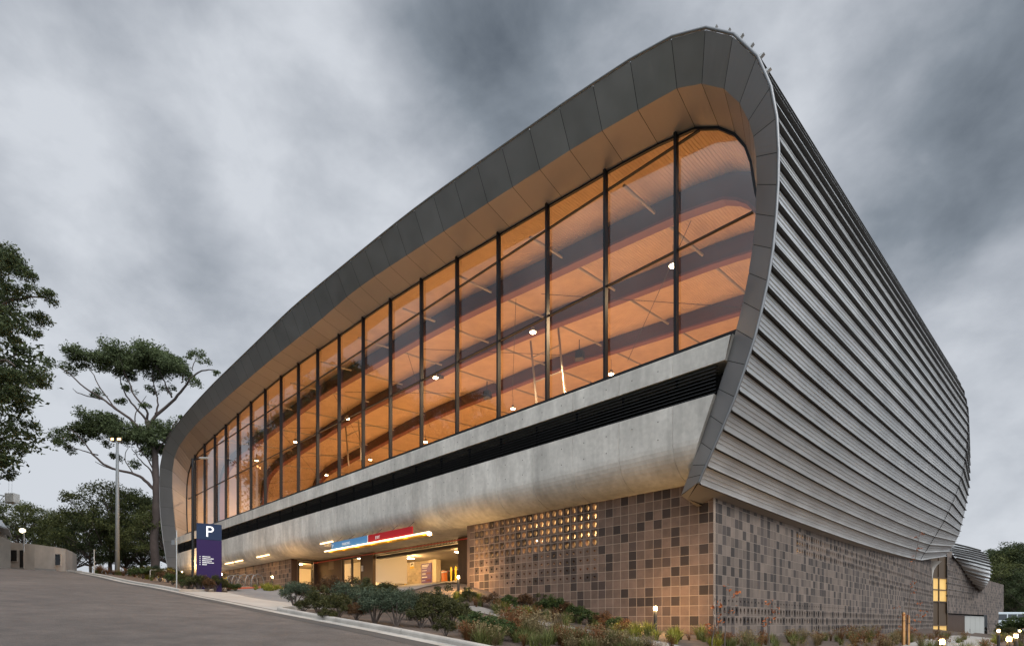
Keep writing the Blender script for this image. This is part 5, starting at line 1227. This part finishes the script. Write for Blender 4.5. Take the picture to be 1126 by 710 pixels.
# ---- generic broad trees, copied
def gen_tree(name, label, seed, h, mleaf, mbark, rad, nclump, trunk_frac=0.35, leafn=115, lsize=.34, flat=.7):
    rg = random.Random(seed); t = thing(name, label, 'tree', (0, 0, 0))
    mb = MB(); sway = [(rg.gauss(0, .03) * h * f, rg.gauss(0, .03) * h * f, h * f * .8) for f in (0, .3, .6, 1.0)]; sway[0] = (0, 0, -.4)
    mb.tube([tuple(p) for p in crspline(sway, 4)], list(np.linspace(h * .024, h * .006, 13)), 7)
    cb = MB(); cl = []
    for k in range(nclump):
        a = k * 2.4 + rg.random(); f = (k + .5) / nclump; zz = h * (trunk_frac + (1 - trunk_frac) * (f ** .8)) * (.97 + .06 * rg.random())
        prof = math.sin(math.pi * min(1, .28 + .70 * f)) ** .6; rr = rad * prof * (.25 + .75 * math.sqrt(rg.random()))
        c = Vector((rr * math.cos(a), rr * math.sin(a), zz)); cl.append(c)
        z0 = max(h * .2, zz - rr * .8 - .06 * h); mid = Vector((c.x * .45, c.y * .45, z0 + (zz - z0) * .4))
        mb.tube([tuple(p) for p in crspline([(0, 0, z0 * .95), tuple(mid), tuple(c)], 3)], list(np.linspace(h * .009, h * .0025, 7)), 5)
        clump(cb, c, rad * rg.uniform(.22, .36), leafn, rg, lsize, flat=flat)
    mb.build('trunk', mbark, t, local=True, smooth=True); cb.build('crown', mleaf, t, local=True); return t
def place(src, d, px, base_v=None, sc=1.0, rz=0.0, label=None, group=None, zoff=0.0, first=None, sz=None):
    o = src if first else copy_tree(src)
    x, y, z = at(px, 600, 'd', d)[3]; u, v = UV(x, y); o.location = (x, y, ground(u, v) + zoff); o.scale = (sc, sc, sz or sc); o.rotation_euler = (0, 0, rz)
    if label: o['label'] = label
    if group: o['group'] = group
    return o
gA = gen_tree('broad_tree', 'x', 31, 12, m_ol, m_bark, 6.5, 38, .30, 420, .15, .6)
gB = gen_tree('broad_tree', 'x', 57, 14, m_dk, m_bark, 6.0, 46, .22, 400, .16, .8)
gC = gen_tree('feathery_tree', 'x', 77, 24, m_dk, m_bark, 7.5, 50, .34, 300, .22, .7)
G1 = 'dark trees behind the kerb and the low building'
def topfit(src_h, d, px, top):   # scale so that the crown's top lands at the photo height
    x, y, z = at(px, 600, 'd', d)[3]; g = ground(*UV(x, y)); return ((HZ - top) / F * d - g) / src_h
place(gA, 92, 122, sc=topfit(12, 92, 122, 538), rz=.4, label='broad olive tree behind the floodlight mast', group=G1, first=True)
place(gB, 96, 155, sc=topfit(14, 96, 155, 546), rz=1.7, label='dense dark tree between the mast and the eucalyptus trunk', group=G1, first=True)
place(gB, 90, 100, sc=topfit(14, 90, 100, 566), rz=2.9, label='dark tree at the right of the low building', group=G1)
place(gA, 98, 82, sc=topfit(12, 98, 82, 566), rz=3.6, label='olive tree behind the right half of the low building', group=G1)
place(gA, 100, 24, sc=topfit(12, 100, 24, 556), rz=5.0, label='flat topped olive tree behind the globe lamp', group=G1)
place(gB, 105, 50, sc=topfit(14, 105, 50, 570), rz=4.0, label='dark tree behind the middle of the low building', group=G1)
place(gB, 100, -12, sc=topfit(14, 100, -12, 566), rz=.9, label='dark tree behind the roof at the left edge', group=G1)
place(gA, 88, 186, sc=topfit(12, 88, 186, 556), rz=2.2, label='olive tree just behind the left rim', group=G1)
place(gB, 94, 138, sc=topfit(14, 94, 138, 572), rz=5.5, label='low dark tree filling the gap under the mast', group=G1)
G2 = 'dark trees beyond the far wing'
for k, (px, d, top, s, lb) in enumerate(((1093, 128, 607, gC, 'pointed dark tree just right of the metal vault'), (1108, 122, 603, gB, 'broad dark tree above the end of the far wing'), (1124, 118, 607, gA, 'olive tree at the right edge above the bus'), (1116, 134, 604, gB, 'dark tree behind the broad one at the right edge'), (1140, 116, 600, gB, 'dark tree cut by the right edge'), (1100, 112, 622, gA, 'lower olive tree beside the wing parapet'), (1118, 108, 630, gB, 'low dark tree behind the bus'), (1084, 140, 612, gB, 'dark tree behind the metal vault'), (1132, 104, 640, gB, 'low dark tree at the right edge behind the bus'))):
    h_ = {id(gA): 12, id(gB): 14, id(gC): 24}[id(s)]
    f = (s is gC and k == 0); place(s, d, px, sc=topfit(h_, d, px, top), rz=k * 1.3, label=lb, group=G2, first=f, sz=None)
# trees across the road, seen only mirrored in the glass
G3 = 'tall trees across the road mirrored in the glass'
for k, (u, v, s, sc) in enumerate(((64, -27, gC, 1.25), (72, -24, gC, 1.45), (50, -30, gC, 1.15), (84, -28, gC, 1.5), (40, -38, gC, 1.0), (96, -30, gC, 1.5), (30, -44, gC, .95), (76, -36, gB, 2.0), (58, -40, gB, 1.9), (110, -34, gC, 1.6))):
    o = copy_tree(s); o.location = P(u, v, ground(u, v)); o.scale = (sc,) * 3; o.rotation_euler = (0, 0, k * 1.1)
    o['label'] = 'tall dark tree across the road, mirrored in the hall glazing'; o['group'] = G3; o['category'] = 'tree'

# ---- shrubs, grasses
def shrub_proto(name, seed, mleaf, n, lsize, asp, flat=.8, blobs=9, wood=True):
    """about 1 m tall and 1.3 m wide"""
    rg = random.Random(seed); cb = MB(); mb = MB()
    for k in range(blobs):
        a = k * 2.4; r_ = .42 * math.sqrt((k + .3) / blobs); c = Vector((r_ * math.cos(a), r_ * math.sin(a), .30 + .42 * (1 - (r_ / .5) ** 2) * (.7 + .5 * rg.random())))
        clump(cb, c, .27 + .08 * rg.random(), n // blobs, rg, lsize, flat=flat, asp=asp)
        mb.tube([(0, 0, -.05), (c.x * .4, c.y * .4, c.z * .45), tuple(c)], [.022, .015, .006], 5)
    return mb.mesh(name + '_stems', m_bark), cb.mesh(name + '_leaves', mleaf)
def tuft_proto(name, seed, mleaf, n, h, spread, w, heads=0, droop=.6):
    rg = random.Random(seed); mb = MB()
    for k in range(n):
        a = rg.random() * 6.283; lean = spread * (rg.random() ** .7); hh_ = h * (.55 + .5 * rg.random()); b = Vector((math.cos(a), math.sin(a), 0)); o = b * (.10 * rg.random() * spread * 2) + Vector((rg.gauss(0, .03), rg.gauss(0, .03), -.03))
        t1 = rg.random(); p = []
        for f in (0, .35, .7, 1.0): p.append(o + b * (lean * f ** 1.6) + Vector((0, 0, hh_ * (f - droop * lean / max(h, .1) * .5 * f * f))))
        s = Vector((-b.y, b.x, 0)) * w; ww = (1, .9, .6, .08)
        vs = []; 
        for q, k2 in zip(p, ww): vs += [q - s * k2, q + s * k2]
        mb.add(vs, [(0, 1, 3, 2), (2, 3, 5, 4), (4, 5, 7, 6)], 0, t1)
        if heads and rg.random() < heads:
            for _ in range(5): leaf(mb, p[3] + Vector((rg.gauss(0, .025), rg.gauss(0, .025), rg.gauss(0, .05))), 0, rg, .028, asp=.6) ; mb.t[-1] = .9 + .1 * rg.random()
    return mb.mesh(name, mleaf)
m_grey = leaf_mat('grey_green_leaf', (0.026, 0.040, 0.022), (0.105, 0.130, 0.078))
m_olv = leaf_mat('olive_shrub_leaf', (0.022, 0.028, 0.008), (0.090, 0.085, 0.026))
m_rst = leaf_mat('rusty_shrub_leaf', (0.040, 0.022, 0.010), (0.150, 0.075, 0.028))
m_grn = leaf_mat('green_leaf', (0.020, 0.036, 0.010), (0.080, 0.110, 0.030))
m_ggr = leaf_mat('green_grass', (0.050, 0.062, 0.018), (0.21, 0.22, 0.07))
m_rgr = leaf_mat('rust_grass', (0.045, 0.032, 0.012), (0.17, 0.070, 0.026))
m_tan = leaf_mat('tan_grass', (0.06, 0.048, 0.022), (0.22, 0.165, 0.080))
m_ylw = leaf_mat('yellow_green_leaf', (0.09, 0.095, 0.014), (0.36, 0.34, 0.05))
SH = {'grey': shrub_proto('grey_shrub', 1, m_grey, 4200, .034, .30), 'olive': shrub_proto('olive_shrub', 2, m_olv, 4200, .032, .42), 'rust': shrub_proto('rusty_shrub', 3, m_rst, 3600, .032, .42), 'green': shrub_proto('green_shrub', 4, m_grn, 3400, .038, .5)}
SH2 = {'grey': shrub_proto('grey_shrub', 11, m_grey, 4200, .034, .30, blobs=7), 'olive': shrub_proto('olive_shrub', 12, m_olv, 4200, .032, .42, blobs=12), 'rust': shrub_proto('rusty_shrub', 13, m_rst, 3600, .032, .42, blobs=7), 'green': shrub_proto('green_shrub', 14, m_grn, 3400, .038, .5, blobs=12)}
TF = {'ggr': [tuft_proto('green_tuft', 21 + k, m_ggr, 110, .65, .42, .008) for k in range(2)], 'rgr': [tuft_proto('rust_tuft', 31 + k, m_rgr, 100, .9, .34, .006, .5) for k in range(3)], 'tan': [tuft_proto('tan_tuft', 41 + k, m_tan, 110, .75, .45, .006, .25) for k in range(2)], 'ylw': [tuft_proto('yellow_tuft', 51 + k, m_ylw, 80, .6, .40, .013) for k in range(2)]}
ADJ = {'grey': 'grey green', 'olive': 'olive green', 'rust': 'rusty brown', 'green': 'fresh green'}
def shrub(px, py, hpx, kind, where, wide=1.0):
    u, v, g = ground_px(px, py); x, y, _ = P(u, v, 0); hm = hpx * 1.15 / F * y
    t = thing(kind_name[kind], f'{ADJ[kind]} rounded shrub {where}', 'shrub', (x, y, g), rnd.random() * 6.28, f'{ADJ[kind]} shrubs {where}'); st, lf = (SH if rnd.random() < .5 else SH2)[kind]
    s = hm / .95; t.scale = (s * wide, s * wide, s)
    a = bpy.data.objects.new('stems', st); b = bpy.data.objects.new('foliage', lf)
    for o in (a, b): COL.objects.link(o); o.parent = t
kind_name = {'grey': 'grey_shrub', 'olive': 'olive_shrub', 'rust': 'rusty_shrub', 'green': 'green_shrub'}
I1 = 'in the mulched island by the kerb'
for a in ((324, 669, 30, 'grey', 1.1), (340, 664, 22, 'rust', 1), (350, 676, 26, 'olive', 1.0), (366, 664, 28, 'rust', 1), (357, 672, 20, 'olive', 1.1), (372, 680, 26, 'olive', 1.1), (386, 675, 34, 'grey', .9), (398, 668, 26, 'olive', 1), (382, 664, 26, 'rust', .9), (412, 685, 40, 'grey', 1.1), (436, 688, 38, 'grey', 1.05), (424, 668, 26, 'olive', 1), (445, 671, 24, 'grey', 1), (406, 672, 30, 'olive', .9),
          (468, 672, 20, 'olive', 1.2), (478, 690, 34, 'olive', 1.0), (497, 690, 30, 'olive', .9), (463, 690, 24, 'olive', 1), (510, 686, 24, 'olive', .8), (486, 678, 28, 'olive', 1.1), (452, 682, 24, 'grey', .9), (392, 682, 18, 'rust', 1), (333, 674, 14, 'olive', 1.2), (360, 682, 14, 'olive', 1.4), (490, 700, 22, 'olive', .9), (398, 662, 22, 'grey', 1), (415, 664, 20, 'rust', 1)): shrub(*a[:4], I1, a[4])
I2 = 'in the bed along the kerb left of the pylon'
for a in ((148, 634, 10, 'green', 1.3), (157, 636, 12, 'green', 1.2), (166, 637, 12, 'olive', 1.2), (176, 639, 13, 'olive', 1.1), (185, 640, 12, 'rust', 1.2), (190, 643, 12, 'green', 1.1), (200, 646, 13, 'olive', 1.0), (207, 648, 13, 'green', 1.0), (186, 636, 12, 'olive', 1.2), (172, 633, 11, 'grey', 1.2), (160, 632, 10, 'olive', 1.3), (196, 640, 12, 'olive', 1.1)): shrub(*a[:4], I2, a[4])
I3 = 'at the foot of the parking pylon'
for a in ((219, 650, 17, 'olive', 1.0), (228, 651, 16, 'rust', .9), (236, 650, 17, 'olive', .9), (244, 650, 16, 'olive', .9), (251, 650, 9, 'green', 1.2), (259, 650, 8, 'green', 1.2), (211, 649, 14, 'olive', 1.0)): shrub(*a[:4], I3, a[4])
I4 = 'in the garden along the block wall'
for a in ((558, 672, 17, 'green', 1.0), (578, 672, 18, 'rust', 1), (608, 679, 22, 'green', .9), (622, 681, 18, 'rust', .9), (634, 684, 18, 'green', 1), (648, 687, 16, 'green', 1.0), (664, 690, 16, 'rust', 1.0), (676, 693, 14, 'green', 1), (540, 668, 15, 'rust', 1), (596, 675, 18, 'olive', 1), (526, 700, 26, 'green', 1.1), (548, 704, 24, 'green', 1.1), (515, 660, 12, 'olive', 1.3), (690, 694, 12, 'rust', 1.2)): shrub(*a[:4], I4, a[4])
I5 = 'beside the path lamps at the right edge'
for a in ((1122, 676, 26, 'green', 1.0), (1112, 702, 12, 'olive', 1.3), (1105, 699, 11, 'olive', 1.2), (1093, 697, 10, 'rust', 1.2)): shrub(*a[:4], I5, a[4])
TN = {'ggr': ('green_grass_tuft', 'green'), 'rgr': ('rust_grass_tuft', 'rusty red'), 'tan': ('tan_grass_tuft', 'straw coloured'), 'ylw': ('yellow_grass_tuft', 'yellow green')}
def tuft(px, py, hpx, kind, where):
    u, v, g = ground_px(px, py); x, y, _ = P(u, v, 0); hm = hpx * .8 / F * y
    nm, adj = TN[kind]; m_ = TF[kind][rnd.randrange(len(TF[kind]))]; o = bpy.data.objects.new(nm, m_); COL.objects.link(o)
    o.location = (x, y, g); o.rotation_euler = (0, 0, rnd.random() * 6.28); s = hm / {'ggr': .6, 'rgr': .85, 'tan': .7, 'ylw': .55}[kind]; o.scale = (s * 1.05, s * 1.05, s)
    tag(o, f'{adj} grass tuft {where}', 'grass tuft', f'{adj} grass tufts {where}')
def scatter(n, x0, x1, yf, dy, h0, h1, mix, where):
    ks = list(mix)
    for _ in range(n):
        x = rnd.uniform(x0, x1); y = yf(x) + rnd.uniform(-dy, dy); k = rnd.choices(ks, [mix[a] for a in ks])[0]; tuft(x, y, rnd.uniform(h0, h1), k, where)
lerp = lambda *p: (lambda x: float(np.interp(x, [a for a, _ in p], [b for _, b in p])))
scatter(46, 104, 165, lerp((104, 626), (165, 634)), 3.0, 6, 12, {'rgr': 4, 'tan': 1.5, 'ggr': 1.2}, 'on the bank below the floodlight mast')
scatter(14, 160, 215, lerp((160, 634), (215, 645)), 3.0, 6, 10, {'rgr': 1, 'ylw': .6, 'ggr': 1.5}, 'among the kerb shrubs left of the pylon')
scatter(14, 286, 312, lerp((286, 648), (312, 650)), 1.5, 7, 11, {'ylw': 1}, 'around the bollard behind the red kerb')
scatter(16, 246, 284, lerp((246, 648), (284, 648)), 1.5, 4, 8, {'ylw': 1, 'ggr': .7}, 'under the bicycle racks')
scatter(26, 500, 560, lerp((500, 657), (560, 673)), 4, 9, 18, {'ylw': 1.2, 'rgr': 1.3, 'ggr': .9, 'tan': .8}, 'on the mound beside the entrance bollard')
scatter(46, 545, 690, lerp((545, 671), (600, 680), (690, 697)), 4, 10, 22, {'rgr': 1.1, 'ggr': 2.0, 'tan': .5, 'ylw': .4}, 'along the foot of the front block wall')
scatter(90, 505, 700, lerp((505, 703), (560, 702), (700, 716)), 8, 16, 34, {'ggr': 2.8, 'tan': 1.5, 'rgr': .8}, 'in the front garden bed')
scatter(12, 560, 612, lerp((560, 698), (612, 702)), 6, 24, 40, {'rgr': 1.5, 'tan': .7}, 'standing tall in the front garden bed')
scatter(34, 672, 790, lerp((672, 697), (720, 702), (790, 708)), 4, 12, 24, {'ylw': 2.4, 'ggr': .7, 'rgr': .9}, 'lit by the bollard at the block corner')
scatter(66, 780, 1010, lerp((780, 707), (900, 706), (1010, 703)), 4, 10, 20, {'tan': 1.3, 'rgr': .9, 'ggr': 2.0}, 'along the foot of the side block wall')
scatter(34, 985, 1064, lerp((985, 704), (1064, 703)), 4, 7, 14, {'tan': 1.4, 'rgr': .8, 'ggr': 1.0}, 'in front of the glazed bay')
scatter(20, 1085, 1126, lerp((1085, 702), (1126, 704)), 5, 7, 14, {'ggr': 1.2, 'ylw': 1.0, 'tan': .6}, 'around the lamp cluster at the right')
scatter(40, 700, 1126, lerp((700, 716), (1126, 716)), 5, 12, 24, {'ggr': 1.6, 'tan': 1.2, 'rgr': .6}, 'on the bank at the bottom edge')
# orange-leaved seedlings in front of the side wall
m_org = leaf_mat('orange_leaf', (0.22, 0.055, 0.015), (0.55, 0.17, 0.05))
def sapling(stem, twigs, d, label, stake=None):
    x, y, _ = at(stem[0][0], 700, 'd', d)[3]; g = ground(*UV(x, y)); t = thing('orange_sapling', label, 'sapling', (x, y, g)); rg = random.Random(int(stem[0][0]))
    q = [(x, y, g - .1)] + [at(a, b, 'd', d)[3] for a, b in stem]; mb = MB(); mb.tube(q, list(np.linspace(.022, .006, len(q))), 5)
    cb = MB()
    for a, b, c, e in twigs:
        p0 = at(a, b, 'd', d)[3]; p1 = at(c, e, 'd', d + rg.uniform(-.3, .3))[3]; mb.tube([p0, p1], [.008, .003], 4)
        for _ in range(9): f = rg.uniform(.4, 1.1); leaf(cb, Vector(p0).lerp(Vector(p1), f) + Vector((rg.gauss(0, .05), rg.gauss(0, .05), rg.gauss(0, .04))), 0, rg, .05, asp=.5)
    mb.build('stem', m_bark, t); cb.build('foliage', m_org, t)
sapling([(998, 690), (1000, 660), (1004, 630), (1008, 605), (1012, 582)], [(1000, 660, 985, 668), (1000, 655, 1008, 648), (1001, 665, 1015, 662), (1000, 672, 990, 680), (1000, 678, 1010, 684), (1005, 625, 1003, 612), (1008, 605, 1013, 603), (1011, 588, 1015, 586), (1010, 592, 1006, 590), (1000, 668, 1018, 672), (999, 684, 1006, 692), (999, 685, 988, 690), (1000, 650, 1004, 640), (1001, 676, 1016, 676)], 26, 'slender sapling with orange leaves tied to wooden stakes before the side wall')
for k, x_ in enumerate((993.6, 998.6)):
    x, y, _ = at(x_, 700, 'd', 26 + .3 * k)[3]; g = ground(*UV(x, y)); zt = (HZ - (674 if k == 0 else 677)) / F * 26
    t = thing('wooden_stake', ['left', 'right'][k] + ' wooden stake holding the orange sapling', 'stake', (x, y, g)); mb = MB(); mb.box((0, 0, (zt - g) / 2 - .1), (.05, .05, (zt - g) / 2 + .1)); mb.boxpts([(-.05, -.05, zt - g), (.05, -.05, zt - g), (.05, .05, zt - g), (-.05, .05, zt - g), (-.02, -.02, zt - g + .06), (.02, -.02, zt - g + .06), (.02, .02, zt - g + .06), (-.02, .02, zt - g + .06)]); mb.build('post', mat('stake_timber', (.42, .22, .08), .8, noise=.2, scale=4), t, local=True)
    mb = MB(); mb.tube([(-.055, -.055, zt - g - .35), (.055, -.055, zt - g - .33), (.055, .055, zt - g - .35), (-.055, .055, zt - g - .33), (-.055, -.055, zt - g - .35)], .012, 4); mb.build('tie', m_black, t, local=True)
sapling([(797, 700), (799, 680), (803, 655)], [(798, 690, 790, 676), (799, 680, 808, 668), (803, 655, 800, 644), (800, 676, 792, 664), (802, 660, 810, 652)], 15.5, 'thin orange leaved seedling nearest the block corner')
sapling([(846, 702), (844, 685), (847, 668)], [(845, 690, 838, 680), (845, 684, 853, 675), (847, 668, 846, 660), (846, 676, 856, 668)], 16.5, 'thin orange leaved seedling before the pierced rows')
sapling([(783, 704), (786, 690), (784, 672)], [(785, 695, 778, 688), (786, 690, 792, 682), (784, 672, 787, 664)], 15, 'short orange leaved seedling right at the block corner')
